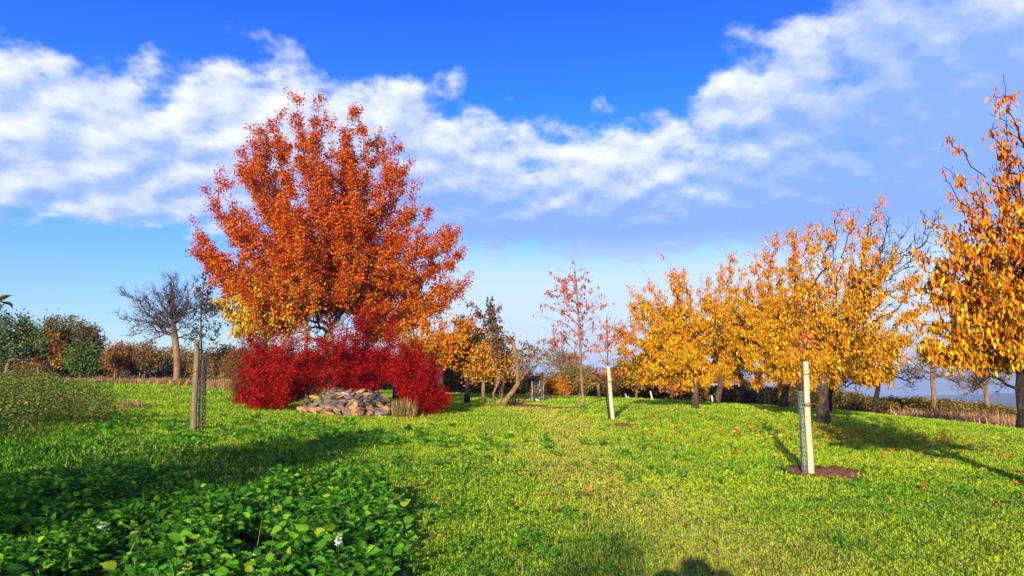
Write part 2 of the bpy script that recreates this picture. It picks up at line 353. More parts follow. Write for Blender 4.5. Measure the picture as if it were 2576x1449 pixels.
# ------------------------------------------------------------------ grass
def build_grass():
    def batch(N, d0, d1, hmul, name_i):
        r = rng
        # density falls off with distance as d^-0.8 after the widening of the view
        u = r.uniform(size=N); e = .25
        y = (d0 ** e + u * (d1 ** e - d0 ** e)) ** (1 / e)
        x = r.uniform(-1, 1, N) * (y * .80 + 1.5)
        keep = np.ones(N, bool)
        keep &= ~inpoly(x, y, NETTLE)
        for (sx, sy, rx, ry) in SOIL:
            q = ((x - sx) / rx) ** 2 + ((y - sy) / ry) ** 2; keep &= (q > 1.0 + .35 * np.sin(x * 21) * np.sin(y * 17)) | (r.uniform(size=N) < .04 + .45 * np.clip(q - .35, 0, 1))
        # the lawn ends at the hedges
        x = x[keep]; y = y[keep]; n = len(x); z = T(x, y) - .005
        pat = wnoise(x, y, 1.1); pat2 = wnoise(x, y, 3.2, 1); pat3 = wnoise(x, y, .45, 2)
        h = (.042 + .03 * r.uniform(size=n)) * (1 + .22 * pat2) * (1 + .45 * wnoise(x, y, 9, 3)) * 1.15 * np.maximum(1, (y / 11) ** .3) * hmul
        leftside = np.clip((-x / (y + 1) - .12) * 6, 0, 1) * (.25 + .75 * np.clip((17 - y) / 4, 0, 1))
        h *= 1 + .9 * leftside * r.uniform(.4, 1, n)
        w = .0050 * np.maximum(1, (y / 6.5) ** 1.05) * r.uniform(.7, 1.4, n)
        az = r.uniform(0, 6.283, n); lean = r.uniform(.25, 1.5, n)
        dx, dy = np.cos(az), np.sin(az)
        fz = r.uniform(0, 6.283, n); wx, wy = np.cos(fz) * w, np.sin(fz) * w
        base = np.stack([x, y, z], 1); W = np.stack([wx, wy, 0 * w], 1); D = np.stack([dx, dy, 0 * dx], 1)
        H = np.zeros((n, 3)); H[:, 2] = 1
        mid = base + (H * .6 + D * (.22 * lean)[:, None]) * h[:, None]; tip = base + (H * np.maximum(.3, 1 - .42 * lean)[:, None] + D * (.85 * lean)[:, None]) * h[:, None]
        # palette: fresh green, yellow green, straw
        gcol = s2l((116, 182, 28)); ycol = s2l((208, 226, 48)); scol = s2l((206, 188, 92)); dcol = s2l((46, 104, 20))
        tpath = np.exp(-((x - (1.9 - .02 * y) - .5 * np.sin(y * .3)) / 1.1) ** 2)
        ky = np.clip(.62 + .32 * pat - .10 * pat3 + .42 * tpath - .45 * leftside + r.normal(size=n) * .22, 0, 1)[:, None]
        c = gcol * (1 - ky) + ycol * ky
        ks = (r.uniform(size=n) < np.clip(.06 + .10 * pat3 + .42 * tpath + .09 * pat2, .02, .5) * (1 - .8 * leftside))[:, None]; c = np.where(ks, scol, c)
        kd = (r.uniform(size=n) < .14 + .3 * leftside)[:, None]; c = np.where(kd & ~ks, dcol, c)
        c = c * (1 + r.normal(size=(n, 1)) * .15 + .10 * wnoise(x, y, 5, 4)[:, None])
        return base, W, mid, tip, np.clip(c, .002, .9)
    parts = []
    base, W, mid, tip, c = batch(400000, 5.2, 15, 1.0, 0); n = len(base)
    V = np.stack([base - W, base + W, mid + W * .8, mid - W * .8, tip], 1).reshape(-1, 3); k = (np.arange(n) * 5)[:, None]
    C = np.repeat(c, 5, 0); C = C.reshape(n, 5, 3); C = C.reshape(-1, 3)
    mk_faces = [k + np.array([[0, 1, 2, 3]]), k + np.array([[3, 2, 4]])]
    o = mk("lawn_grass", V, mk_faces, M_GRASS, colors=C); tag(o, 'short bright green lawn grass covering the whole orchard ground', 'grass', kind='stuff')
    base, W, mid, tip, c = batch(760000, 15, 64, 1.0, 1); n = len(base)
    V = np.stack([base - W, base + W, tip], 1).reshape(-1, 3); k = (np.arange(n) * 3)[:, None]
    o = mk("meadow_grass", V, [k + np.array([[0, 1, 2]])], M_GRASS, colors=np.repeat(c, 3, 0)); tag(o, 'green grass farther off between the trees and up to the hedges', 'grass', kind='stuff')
build_grass()

def tufts(name, n, region, hr, cols, label, wscale=1.0, lean=.5, clump=0):
    """long upright stalks in a world polygon"""
    reg = np.array([p[:2] for p in region]); lo = reg.min(0); hi = reg.max(0)
    x = rng.uniform(lo[0], hi[0], n * 3); y = rng.uniform(lo[1], hi[1], n * 3); k = inpoly(x, y, region); x = x[k][:n]; y = y[k][:n]; n = len(x)
    if clump: k = wnoise(x, y, 2.4, 3) > -clump; x = x[k]; y = y[k]; n = len(x)
    z = T(x, y); h = rng.uniform(*hr, n) * (1 + .3 * wnoise(x, y, 1.3, 4)); w = .006 * np.maximum(1, y / 9) * rng.uniform(.6, 1.3, n) * wscale
    az = rng.uniform(0, 6.283, n); l = rng.uniform(.05, 1, n) * lean; f = rng.uniform(0, 6.283, n)
    b = np.stack([x, y, z], 1); W = np.stack([np.cos(f) * w, np.sin(f) * w, 0 * w], 1); tip = b + np.stack([np.cos(az) * l * h, np.sin(az) * l * h, h * (1 - .3 * l)], 1)
    mid = b * .5 + tip * .5; mid[:, 2] += h * .08
    V = np.stack([b - W, b + W, mid + W * .7, mid - W * .7, tip], 1).reshape(-1, 3); q = (np.arange(n) * 5)[:, None]
    o = mk(name, V, [q + np.array([[0, 1, 2, 3]]), q + np.array([[3, 2, 4]])], M_DRY, colors=np.repeat(pal(cols, n), 5, 0)); return tag(o, label, 'grass', kind='stuff')
STRAW = [(206, 170, 110), (190, 146, 88), (170, 120, 74), (224, 194, 134), (140, 120, 60)]
tufts("dry_grass", 16000, [P(-200, 975, 51), P(250, 972, 48), P(500, 978, 44), P(640, 990, 38), P(640, 985, 50), P(250, 960, 58), P(-200, 960, 58)], (.15, .5), [(176, 140, 88), (160, 118, 72), (146, 104, 66), (190, 156, 104), (120, 110, 56)], 'dry straw coloured grass strip along the left hedge foot')
tufts("dry_grass", 14000, [P(2240, 1060, 42), P(2400, 1075, 38), P(2560, 1088, 33), P(2800, 1100, 33), P(2800, 1080, 46), P(2300, 1050, 49)], (.25, .75), [(176, 122, 88), (196, 146, 100), (150, 100, 76), (210, 172, 120)], 'reddish dry grass fringe before the right hedge')
tufts("dry_grass", 650, [P(995, 1045, 27.6), P(1045, 1045, 27.6), P(1045, 1030, 29.5), P(980, 1030, 29)], (.1, .62), [(150, 120, 66), (120, 96, 52), (176, 146, 84)], 'brown dead stalks between the stone pile and the red bush')
tufts("dry_grass", 260, [P(300, 1003, 26), P(330, 1006, 25.5), P(362, 1000, 26), P(372, 992, 27.5), P(340, 986, 29), P(310, 990, 28)], (.1, .4), STRAW, 'small pale tuft of dry grass on the left lawn')

# ------------------------------------------------------------------ broad leaved ground plants
def build_nettles():
    reg = np.array([p[:2] for p in NETTLE]); lo = reg.min(0); hi = reg.max(0)
    n = 8400; x = rng.uniform(lo[0], hi[0], n); y = rng.uniform(max(lo[1], 4.0), hi[1], n); k = inpoly(x, y, NETTLE) & (np.abs(x) < y * .85 + 1.5)
    x = x[k]; y = y[k]
    # thin the rows, leaving dark hollows
    hol = wnoise(x, y, 1.5, 5); k = hol > -.6; x = x[k]; y = y[k]; n = len(x)
    H = .20 + .10 * wnoise(x, y, 1.4, 6) + rng.uniform(-.05, .05, n)
    edge = np.minimum(1, .45 + np.hypot(x - 0, 0) * 0 + np.clip((-x + .1 * y - .2) / 2.5, 0, 1)); H = np.clip(H * edge, .1, .6)
    z = T(x, y); tilt = rng.normal(size=(n, 2)) * .12
    pos = []; dr = []; sz = []; sA = []; sB = []
    for lev in range(5):
        f = 1 - lev * .16
        m = rng.uniform(size=n) < (1 if lev < 3 else .6)
        a0 = rng.uniform(0, 3.14, n)
        for side in (0, 1):
            a = a0 + side * math.pi + rng.normal(size=n) * .25
            hz = H * f; c = np.stack([x + tilt[:, 0] * hz, y + tilt[:, 1] * hz, z + hz], 1)
            up = (.45 if lev == 0 else -.12) + rng.normal(size=n) * .35
            d = np.stack([np.cos(a), np.sin(a), up], 1); off = d * (.012 + .018 * lev)
            s = ((.06 if lev == 0 else .10) + rng.uniform(-.025, .035, n)) * (1 + .25 * wnoise(x, y, 2.2, 9))
            pos.append((c + off)[m]); dr.append(d[m]); sz.append(s[m])
    pos = np.concatenate(pos); dr = np.concatenate(dr); sz = np.concatenate(sz); N = len(pos)
    V, f = leaves(pos, dr, sz, NET_V * [.82, 1, 1], NET_F, roll=.62, upbias=1.0)
    c = pal([(76, 138, 26), (98, 162, 32), (56, 112, 24), (128, 184, 38), (164, 184, 48)], N, [4, 4, 3, 2, .5])
    o = mk("nettle_patch", V, [f], M_NET, colors=np.repeat(c, len(NET_V), 0)); tag(o, 'dense patch of green serrated nettle leaves in front', 'nettles', kind='stuff')
    top = np.stack([x + tilt[:, 0] * H, y + tilt[:, 1] * H, z + H], 1); b = np.stack([x, y, z - .02], 1)
    V, q = frusta(b, top, np.full(n, .004), np.full(n, .002), 4)
    s = mk("nettle_stems", V, [q], M_NET, parent=None, colors=np.broadcast_to(s2l((70, 96, 40)), V.shape)); tag(s, 'thin green stems under the nettle leaves', 'nettles', kind='stuff')
    s.parent = o; del s['category']
    return x, y, z, H
NX = build_nettles()

def mound_foliage(name, region, n, hfun, size, cols, w, label, cat, tv=LEAF_V, tf=LEAF_F, kind='stuff', mat=None, depth=.8, seed=0):
    reg = np.array([p[:2] for p in region]); lo = reg.min(0); hi = reg.max(0)
    x = rng.uniform(lo[0], hi[0], n * 3); y = rng.uniform(lo[1], hi[1], n * 3); k = inpoly(x, y, region); x = x[k][:n]; y = y[k][:n]; n = len(x)
    h = hfun(x, y); t = rng.uniform(0, 1, n) ** .45; t = 1 - depth * (1 - t)
    z = T(x, y) + h * t; pos = np.stack([x, y, z], 1); d = rng.normal(size=(n, 3)); d[:, 2] *= .6
    V, f = leaves(pos, d, size * rng.uniform(.6, 1.3, n) * np.maximum(1, y / 30), tv, tf, upbias=.6)
    o = mk(name, V, [f], mat or M_LEAF, colors=np.repeat(pal(cols, n, w), len(tv), 0)); return tag(o, label, cat, kind=kind)
mound_foliage("bramble_undergrowth", BRAMBLE, 44000, lambda x, y: np.clip(.55 + .5 * wnoise(x, y, 1.1, 7) + .22 * wnoise(x, y, 3, 8), .08, 1.3), .085,
              [(84, 118, 38), (112, 134, 50), (60, 90, 34), (150, 136, 66), (166, 120, 66), (136, 156, 58)], [4, 3, 3, 1.5, 1, 3], 'tangled olive green bramble undergrowth at the left edge', 'undergrowth', tv=NARROW_V)
tufts("dry_stalks", 2600, BRAMBLE, (.2, .8), [(160, 120, 76), (120, 92, 58), (186, 150, 98)], 'dry brown stalks poking out of the brambles on the left', .6, .9, clump=.1)
# low broad-leaved weeds in the lawn
def build_weeds():
    n0 = 230; cx = []; 
    pts = []
    for (px, py, k, sp_) in [(900, 1105, 60, 1.1), (640, 1110, 40, 1.3), (1000, 1180, 40, .8), (1080, 1290, 30, .5), (1360, 1400, 14, .5), (500, 1120, 40, 1.6), (380, 1100, 40, 1.5), (250, 1060, 30, 1), (2200, 1230, 10, 1), (1900, 1300, 14, 1.5), (1500, 1150, 20, 2), (700, 1075, 40, 2), (1120, 1120, 24, 1.2)]:
        g = G(px, py); pts.append(np.stack([g[0] + rng.normal(size=k) * sp_, g[1] + rng.normal(size=k) * sp_], 1))
    pts = np.concatenate(pts); m = 14; P2 = np.repeat(pts, m, 0); n = len(P2); rs = np.repeat(rng.uniform(.5, 1.3, len(pts)), m)
    a = rng.uniform(0, 6.28, n); el = rng.uniform(.2, 1.5, n); r_ = rng.uniform(0, .12, n) * rs
    pos = np.stack([P2[:, 0] + np.cos(a) * r_, P2[:, 1] + np.sin(a) * r_, 0 * r_], 1); pos[:, 2] = T(pos[:, 0], pos[:, 1]) + rng.uniform(.02, .12, n) * rs
    d = np.stack([np.cos(a), np.sin(a), el], 1)
    V, f = leaves(pos, d, rng.uniform(.03, .06, n) * rs * np.maximum(1, pos[:, 1] / 10), NET_V, NET_F, roll=.5, upbias=1)
    o = mk("lawn_weeds", V, [f], M_NET, colors=np.repeat(pal([(96, 156, 36), (116, 172, 44), (80, 140, 32)], n), len(NET_V), 0)); tag(o, 'low broad leaved weeds scattered through the lawn', 'weeds', kind='stuff')
build_weeds()
# fallen leaves
def build_fallen():
    reg = [G(2100, 1080), G(2576, 1130), G(2576, 1290), G(2250, 1200), G(2120, 1130)]
    rg = np.array([p[:2] for p in reg]); lo = rg.min(0); hi = rg.max(0)
    c0 = [(G(2150, 1105), 1.2, 90), (G(2060, 1085), 1.4, 130), (G(2450, 1120), 1.5, 110), (G(2250, 1115), 1.2, 60), (G(2400, 1200), 2.2, 60), (G(1950, 1085), 1.6, 60), (G(1750, 1075), 3, 70), (G(2500, 1160), 1.5, 40), (G(1500, 1170), 4, 40), (G(1900, 1120), 2, 40), (G(1900, 1060), 4, 160), (G(760, 1058), 1.6, 50), (G(1050, 1052), 1.6, 50), (G(880, 1062), 2.2, 50), (G(1280, 1040), 2.5, 40)]
    X = np.concatenate([g[0] + rng.normal(size=k) * s for g, s, k in c0]); Y = np.concatenate([g[1] + rng.normal(size=k) * s for g, s, k in c0]); n = len(X)
    pos = np.stack([X, Y, T(X, Y) + .05 + rng.uniform(0, .035, n) + np.maximum(0, Y - 14) * .0025], 1); a = rng.uniform(0, 6.28, n); d = np.stack([np.cos(a), np.sin(a), rng.normal(size=n) * .25], 1)
    V, f = leaves(pos, d, rng.uniform(.09, .15, n), LEAF_V, LEAF_F, roll=.6, upbias=1)
    o = mk("fallen_leaves", V, [f], M_LEAF, colors=np.repeat(pal([(226, 130, 50), (206, 100, 40), (230, 170, 80), (170, 90, 40)], n), 4, 0)); tag(o, 'orange fallen leaves scattered on the grass', 'leaves', kind='stuff')
build_fallen()

# ------------------------------------------------------------------ trees
def mst(nodes, par, pts, root, bf=.35, stem=None):
    """attach points one by one to the nearest node, weighing the path length back to the root"""
    nodes = [np.asarray(p, float) for p in nodes]; par = list(par)
    N0 = len(nodes); N = N0 + len(pts); A = np.zeros((N, 3)); A[:N0] = nodes; pl = np.zeros(N)
    for i in range(1, N0): pl[i] = pl[par[i]] + np.linalg.norm(A[i] - A[par[i]])
    order = np.argsort(np.linalg.norm(pts - root, axis=1)); k = N0; lo = 0
    pr = np.zeros(N, int); pr[:N0] = par
    for q in pts[order]:
        d = np.linalg.norm(A[lo:k] - q, axis=1); j = int(np.argmin(d + bf * pl[lo:k])) + lo
        A[k] = q; pr[k] = j; pl[k] = pl[j] + d[j - lo]; k += 1
    return A, pr
def radii(A, pr, tip, expo=2.3, rmax=None):
    N = len(A); acc = np.zeros(N)
    ch = np.bincount(pr[1:], minlength=N)
    for i in range(N - 1, 0, -1):
        if acc[i] == 0: acc[i] = tip ** expo
        acc[pr[i]] += acc[i] * 1.0
    r = acc ** (1 / expo)
    if rmax: 
        s = rmax / r[0]
        r = tip + (r - tip) * (rmax - tip) / max(r[0] - tip, 1e-6)
    return r
def wood(A, pr, r, skip=0):
    i = np.arange(1, len(A)); p = pr[1:]; ra = np.minimum(r[p], r[i] * 1.25); parts = []
    for lo, hi, n in ((0, .012, 3), (.012, .04, 5), (.04, 9, 9)):
        m = (r[i] >= lo) & (r[i] < hi)
        if m.any(): parts.append(frusta(A[p[m]], A[i[m]] + (A[i[m]] - A[p[m]]) * .04, ra[m], r[i[m]], n))
    return join(parts)
def ell(cx, cy, rx, ry, n, a0=0, a1=360, j=.06):
    a = np.radians(np.linspace(a0, a1, n, endpoint=(a1 - a0) < 359)); return [(cx + rx * math.cos(t) * (1 + random.uniform(-j, j)), cy - ry * math.sin(t) * (1 + random.uniform(-j, j))) for t in a]

def tree(name, base, d, stem, tips, n_in=40, depth=.7, per=26, w=.35, t0=.25, rt=.12, tip=.004, bf=.3, bark=None, leaf=None, label='', cat='tree', group=None, seed=1, curve=.12, inner=(.35, .95), maxn=6000, roots=None, droop=0, flare=1.5, twigs=0, leafskip=None, bmax=None, low=.33, limb=None, shoots=5, shoot_up=.3):
    """base: photo px of the foot; stem: list of photo px up to the fork; tips: photo px of limb ends.
    Limb ends get depth so that the crown is round seen from above."""
    r = np.random.default_rng(seed)
    b = P(base[0], base[1], d); b[2] = T1(b[0], b[1]) - .03
    root = empty(name, b, label, cat, group)
    st = [b] + [P(s[0], s[1], d + (s[2] if len(s) > 2 else 0)) for s in stem]
    # subdivide the stem
    S = [st[0]]
    for a, c in zip(st[:-1], st[1:]):
        L = np.linalg.norm(c - a); m = max(1, int(L / .45))
        for q in range(1, m + 1): S.append(a + (c - a) * q / m + r.normal(size=3) * .012 * (q < m))
    S = np.array(S); fork = S[-1]
    mpp = d / F
    T3 = []
    for (px, py) in tips:
        p = P(px, py, d); p = p + np.array([0, r.normal() * depth * .25 * np.linalg.norm(p - fork) * .5, 0]); T3.append(p)
    T3 = np.array(T3); nt = len(T3); paths = [(t, 1.0) for t in T3]
    for k in range(n_in):
        t = T3[r.integers(nt)] ; t2 = T3[r.integers(nt)]; mixk = r.uniform(0, .5); t = t * (1 - mixk) + t2 * mixk
        s = r.uniform(*inner); off = math.sqrt(max(0, 1 - s * s)) * r.choice([-1, 1]) * r.uniform(.35, 1) * depth * np.linalg.norm((t - fork))
        q = fork + (t - fork) * s; q[1] += off; paths.append((q, .9))
    pts = []; Lmax = np.max(np.linalg.norm(T3 - fork, axis=1)) + .01; lam = per * .62 / Lmax
    for k, (t, q) in enumerate(paths):
        L = np.linalg.norm(t - fork); m = max(4, int(per * (1.1 if k < nt else .62) * (.3 + .7 * L / Lmax)))
        u = t0 + (1 - t0) * r.uniform(0, 1, m) ** .75; u[-1] = 1
        start = S[max(0, len(S) - 1 - int(r.integers(0, max(1, int(len(S) * low)))))]
        side = r.normal(size=3) * .07 * L
        cur = lambda u: start + (t - start) * u[:, None] + side * np.sin(u * 3.14)[:, None] - np.array([0, 0, 1.0]) * curve * L * (u * (1 - u) * 2)[:, None]
        pts.append(cur(u) + r.normal(size=(m, 3)) * (w * .42 * (1.1 - .6 * u))[:, None])
        ax = (t - start) / (np.linalg.norm(t - start) + 1e-6)
        for h_ in range(shoots):
            u0 = r.uniform(max(.25, t0), .95); p = cur(np.array([u0]))[0]
            dr_ = ax * .8 + r.normal(size=3) * .55 + np.array([0, 0, shoot_up]); dr_ /= np.linalg.norm(dr_); ln = L * (.10 + .24 * (1 - u0)) * r.uniform(.6, 1.25); m2 = max(2, int(ln * lam * 1.7))
            u2 = (np.arange(m2) + r.uniform(.3, 1, m2)) / m2; pts.append(p + dr_ * (u2 * ln)[:, None] + r.normal(size=(m2, 3)) * w * .16)
    pts = np.concatenate(pts)
    if len(pts) > maxn: k = r.choice(len(pts), maxn, replace=False); pts = pts[k]
    g = T(pts[:, 0], pts[:, 1]); pts[:, 2] = np.maximum(pts[:, 2], g + .05)
    par = [0] + list(range(len(S) - 1))
    A, pr = mst(S, par, pts, fork, bf)
    if twigs:
        # side twigs on everything thin
        i = r.integers(len(S), len(A), twigs); dirn = A[i] - A[pr[i]]; dirn /= np.linalg.norm(dirn, axis=1, keepdims=True) + 1e-6
        tp = A[i] + (dirn * .6 + r.normal(size=(twigs, 3)) * .5 + np.array([0, 0, .5])) * r.uniform(.1, .4, twigs)[:, None] * (1 if twigs > 0 else 0)
        A = np.vstack([A, tp]); pr = np.concatenate([pr, i])
        # order keeps parents first
    rr = radii(A, pr, tip, rmax=rt); ns = len(S); bm_ = bmax or rt * .55; mx = rr[ns:].max()
    if mx > bm_: rr[ns:] = tip * .8 + (rr[ns:] - tip * .8) * (bm_ - tip * .8) / (mx - tip * .8)
    hgt = (S[:, 2] - S[0, 2]) / max(S[-1, 2] - S[0, 2], .1)
    rr[:ns] = np.maximum(rr[:ns], rt * (1 - .35 * hgt)) * (1 + (flare - 1) * np.exp(-(S[:, 2] - S[0, 2]) / .22))
    Vt, ft = tube(S, rr[:ns], 14); sub = pr[ns:]
    m = np.arange(ns, len(A)); AA = A; 
    mk('trunk', Vt, ft, bark or M_BARKD, root, smooth=True); parts = []
    for lo, hi, n in ((0, .010, 3), (.010, .04, 5), (.04, 9, 10)):
        k = m[(rr[m] >= lo) & (rr[m] < hi)]
        if len(k):
            ra = np.where(pr[k] < ns, rr[k] * 1.3, np.minimum(rr[pr[k]], rr[k] * 1.3)); parts.append(frusta(A[pr[k]], A[k] + (A[k] - A[pr[k]]) * .05, ra, rr[k], n))
    V, fl = join(parts); mk("branches", V, fl, limb or bark or M_BARKD, root, smooth=True)
    if leaf:
        lf = dict(n=8000, size=.1, cols=[(200, 120, 40)], w=None, tv=LEAF_V, tf=LEAF_F, spread=.12, down=.3, thin=.05, top=None, mat=None, clusters=.25); lf.update(leaf)
        tw = m[rr[m] < lf['thin']]
        if leafskip: 
            tw = tw[[not leafskip(A[q]) for q in tw]]
        # leaf bunches: pick spurs along the twigs, several leaves each
        nb = max(1, int(lf['n'] / lf.get('bunch', 4))); hh = np.clip((A[tw, 2] - fork[2]) / (np.max(T3[:, 2]) - fork[2] + .1), 0, 1); pw = np.exp(-lf.get('topthin', 0) * hh); k = r.choice(tw, nb, p=pw / pw.sum()); u = r.uniform(0, 1, (nb, 1)); c = A[pr[k]] * (1 - u) + A[k] * u
        seg = A[k] - A[pr[k]]; Ls = np.linalg.norm(seg, axis=1); ok = Ls < lf.get('maxseg', 1.2); c = c[ok]; nb = len(c)
        B = lf.get('bunch', 4); c = np.repeat(c, B, 0); N = len(c); pos = c + r.normal(size=(N, 3)) * lf['spread']
        dd = r.normal(size=(N, 3)); dd[:, 2] -= lf['down'] * 3
        bb = np.repeat(r.uniform(size=nb), B)
        hz = (pos[:, 2] - fork[2]) / (np.max(T3[:, 2]) - fork[2] + .1); cols = pal(lf['cols'], N, lf['w'], jit=.15, r=r)
        if lf['top'] is not None:
            ct = pal(lf['top'], N, None, jit=.15, r=r); lohi = lf.get('blend', (0.05, .45)); kk = np.clip((hz - lohi[0] + r.normal(size=N) * .12 + (bb - .5) * .5) / (lohi[1] - lohi[0]), 0, 1)[:, None]
            kk = (r.uniform(size=(N, 1)) < kk); cols = np.where(kk, ct, cols)
        keep = pos[:, 2] > T(pos[:, 0], pos[:, 1]) + .03
        pos = pos[keep]; dd = dd[keep]; cols = cols[keep]; N = len(pos)
        V, f = leaves(pos, dd, lf['size'] * r.uniform(.6, 1.25, N), lf['tv'], lf['tf'], roll=1, r=r)
        mk("crown", V, [f], lf['mat'] or M_LEAF, root, colors=np.repeat(np.clip(cols, .001, .95), len(lf['tv']), 0))
    return root, fork

ORANGE = [(206, 80, 8), (188, 58, 6), (222, 106, 12), (160, 42, 8), (234, 136, 28)]
GOLD = [(234, 170, 18), (220, 144, 12), (242, 194, 36), (196, 108, 12), (176, 144, 26)]
# big oak-like tree
oak_tips = [(492, 612), (520, 655), (500, 560), (528, 485), (550, 430), (600, 412), (570, 520), (648, 370), (692, 295), (735, 250), (778, 275), (832, 278), (800, 300), (868, 350), (905, 290), (940, 305), (985, 330), (992, 400), (1008, 470), (1062, 460), (1082, 520), (1040, 560),
            (1075, 590), (1128, 560), (1130, 610), (1165, 625), (1150, 660), (1190, 690), (1150, 745), (1120, 720), (1090, 780), (560, 700), (590, 740), (625, 700), (640, 450), (1150, 580), (960, 350), (740, 330), (600, 600), (1010, 420)]
oak_tips += [(800, 282), (815, 300), (850, 322), (785, 315), (770, 300), (875, 330), (668, 330), (712, 268), (758, 262), (850, 305), (888, 312), (922, 292), (962, 312), (1000, 365), (1003, 440), (1050, 500), (1078, 545), (1100, 600), (1148, 600), (1175, 700), (625, 450), (575, 440), (540, 520), (510, 590), (535, 640), (660, 400), (620, 390), (1030, 520), (1120, 650), (640, 340 + 60), (505, 640), (1160, 720), (1130, 760), (590, 690)]
tree("autumn_oak", (835, 1032), 38, [(832, 960), (830, 880), (826, 840)], oak_tips, n_in=95, leafskip=lambda q: abs(q[0] - P(835, 800, 38)[0]) < 1.9 and q[2] < P(835, 775, 38)[2], depth=.6, per=34, w=.62, t0=.16, rt=.26, tip=.006, bf=.28, bark=M_BARKT, curve=.16, maxn=8600, seed=4,
     leaf=dict(n=235000, size=.112, cols=[(186, 126, 20), (206, 100, 12), (140, 106, 24), (214, 140, 24)], top=ORANGE, tv=OAK_V, tf=OAK_F, spread=.13, down=.15, bunch=8, blend=(-.1, .22)),
     label='tall wide tree with flaming orange crown behind the red bushes', group=None)
# the other slim stems of that clump, seen under the crown
tree("slim_tree", (772, 1020), 36, [(772, 930), (770, 850), (768, 800)], [(700, 690), (740, 640), (800, 660), (660, 720), (830, 700), (640, 780)], 10, .6, 24, .4, .2, .09, bark=M_BARKT, seed=6,
     leaf=dict(n=1800, size=.16, cols=GOLD + ORANGE, tv=OAK_V, tf=OAK_F, spread=.14), label='slim pale trunk rising left of the big orange tree, behind red bushes')
# yellow tree low on the left below the orange crown
tree("yellow_cherry", (662, 1015), 37, [(664, 930), (668, 860), (670, 830)], ell(655, 780, 100, 95, 16, -10, 190) + [(575, 830), (560, 760), (590, 850), (740, 830)], 34, .8, 22, .35, .15, .12, bark=M_BARKD, seed=8, curve=-.05,
     leaf=dict(n=6500, size=.16, cols=[(232, 178, 36), (214, 150, 28), (240, 200, 64), (170, 140, 36)], spread=.13, down=.7), label='yellow leaved tree left beneath the orange crown, behind brown bush')
# gnarled tree on the right of the big one
tree("gnarled_tree", (1108, 1002), 37, [(1106, 960), (1103, 925), (1104, 905)], [(990, 850), (1010, 800), (1060, 790), (1110, 800), (1150, 800), (1190, 820), (1180, 860), (1140, 850), (1200, 790), (1080, 870), (1020, 870), (1150, 900)], 26, .8, 20, .3, .1, .22, bark=M_BARK, seed=9, bf=.2,
     leaf=dict(n=8000, size=.18, cols=[(226, 150, 28), (206, 120, 20), (232, 104, 20), (150, 130, 34)], tv=OAK_V, tf=OAK_F, spread=.14), label='gnarled stocky tree right of the big orange tree with orange and gold leaves')
tree("dark_leaf_tree", (1175, 1000), 38, [(1176, 960), (1178, 900)], [(1150, 860), (1180, 820), (1200, 850), (1160, 800), (1230, 880), (1215, 830), (1130, 890)], 14, .8, 20, .3, .1, .12, bark=M_BARKD, seed=19,
     leaf=dict(n=3600, size=.18, cols=[(46, 60, 40), (60, 70, 40), (90, 90, 44)], spread=.16), label='dark green leaved tree between the gnarled tree and the golden bush')

# red bushes
RED = [(178, 12, 12), (200, 22, 14), (142, 8, 12), (222, 48, 20), (116, 12, 16), (130, 50, 32)]
def bush(name, base, d, tips, n_in, nl, label, cols=RED, seed=1, size=.088, depth=.8, w=.40, rt=.045, per=26, cat='bush', group=None, maxn=5200, inner=(.3, .95), curve=-.04, mat=None, top=None):
    return tree(name, base, d, [(base[0], base[1] - 14)], tips, n_in, depth, per, w, .12, rt, .003, .25, M_TWIG, dict(n=nl, size=size, cols=cols, tv=NARROW_V, spread=.10, down=-.05, bunch=5, top=top, maxseg=.9), label, cat, group, seed, curve, inner, maxn, flare=1.2)
bush("red_bush", (700, 1026), 30, [(612, 985), (606, 940), (612, 890), (628, 850), (600, 1000), (655, 880), (690, 860), (720, 840), (750, 825), (790, 830), (820, 860), (850, 880), (860, 920), (850, 950), (770, 870), (640, 1015), (740, 990), (780, 960)], 90, 70000, 'broad bright red bush left of the stone pile', seed=21)
bush("red_bush", (900, 1008), 32, [(870, 830), (895, 790), (930, 768), (960, 766), (990, 790), (1005, 830), (985, 870), (840, 850), (815, 800), (880, 900), (940, 880), (1000, 900), (855, 910), (960, 920), (850, 960), (935, 960), (1010, 870), (800, 860), (790, 900), (1030, 900), (1020, 940)], 80, 62000, 'tallest crimson bush rising in the middle above the stone pile', seed=22, cols=[(170, 10, 14), (190, 18, 16), (132, 8, 14), (204, 40, 24), (110, 14, 18)])
bush("red_bush", (1065, 1030), 30, [(1115, 985), (1120, 1010), (1105, 940), (1085, 895), (1050, 868), (1020, 880), (990, 900), (1000, 940), (1010, 975), (1080, 1030), (1040, 1030), (1060, 885), (1130, 1000), (985, 935), (978, 890), (1000, 862), (965, 915), (990, 955)], 70, 52000, 'arching dark red bush at the right of the stone pile', seed=23, cols=[(164, 10, 14), (188, 18, 16), (130, 8, 14), (210, 44, 20), (110, 14, 18)])
bush("brown_bush", (625, 1020), 33, [(585, 1000), (590, 940), (580, 880), (600, 850), (640, 830), (680, 820), (600, 970), (570, 905), (655, 860)], 40, 13000, 'brown thinning bush at the left side of the red bushes', seed=24, cols=[(120, 82, 46), (146, 100, 50), (100, 66, 48), (150, 60, 40)], size=.085)
bush("brown_bush", (925, 1000), 33.5, [(900, 850), (930, 830), (960, 850), (890, 900), (980, 880), (1000, 860)], 24, 7000, 'brown bush behind the gap in the crimson bushes', seed=25, cols=[(120, 90, 44), (150, 112, 50), (110, 70, 46)], size=.09)

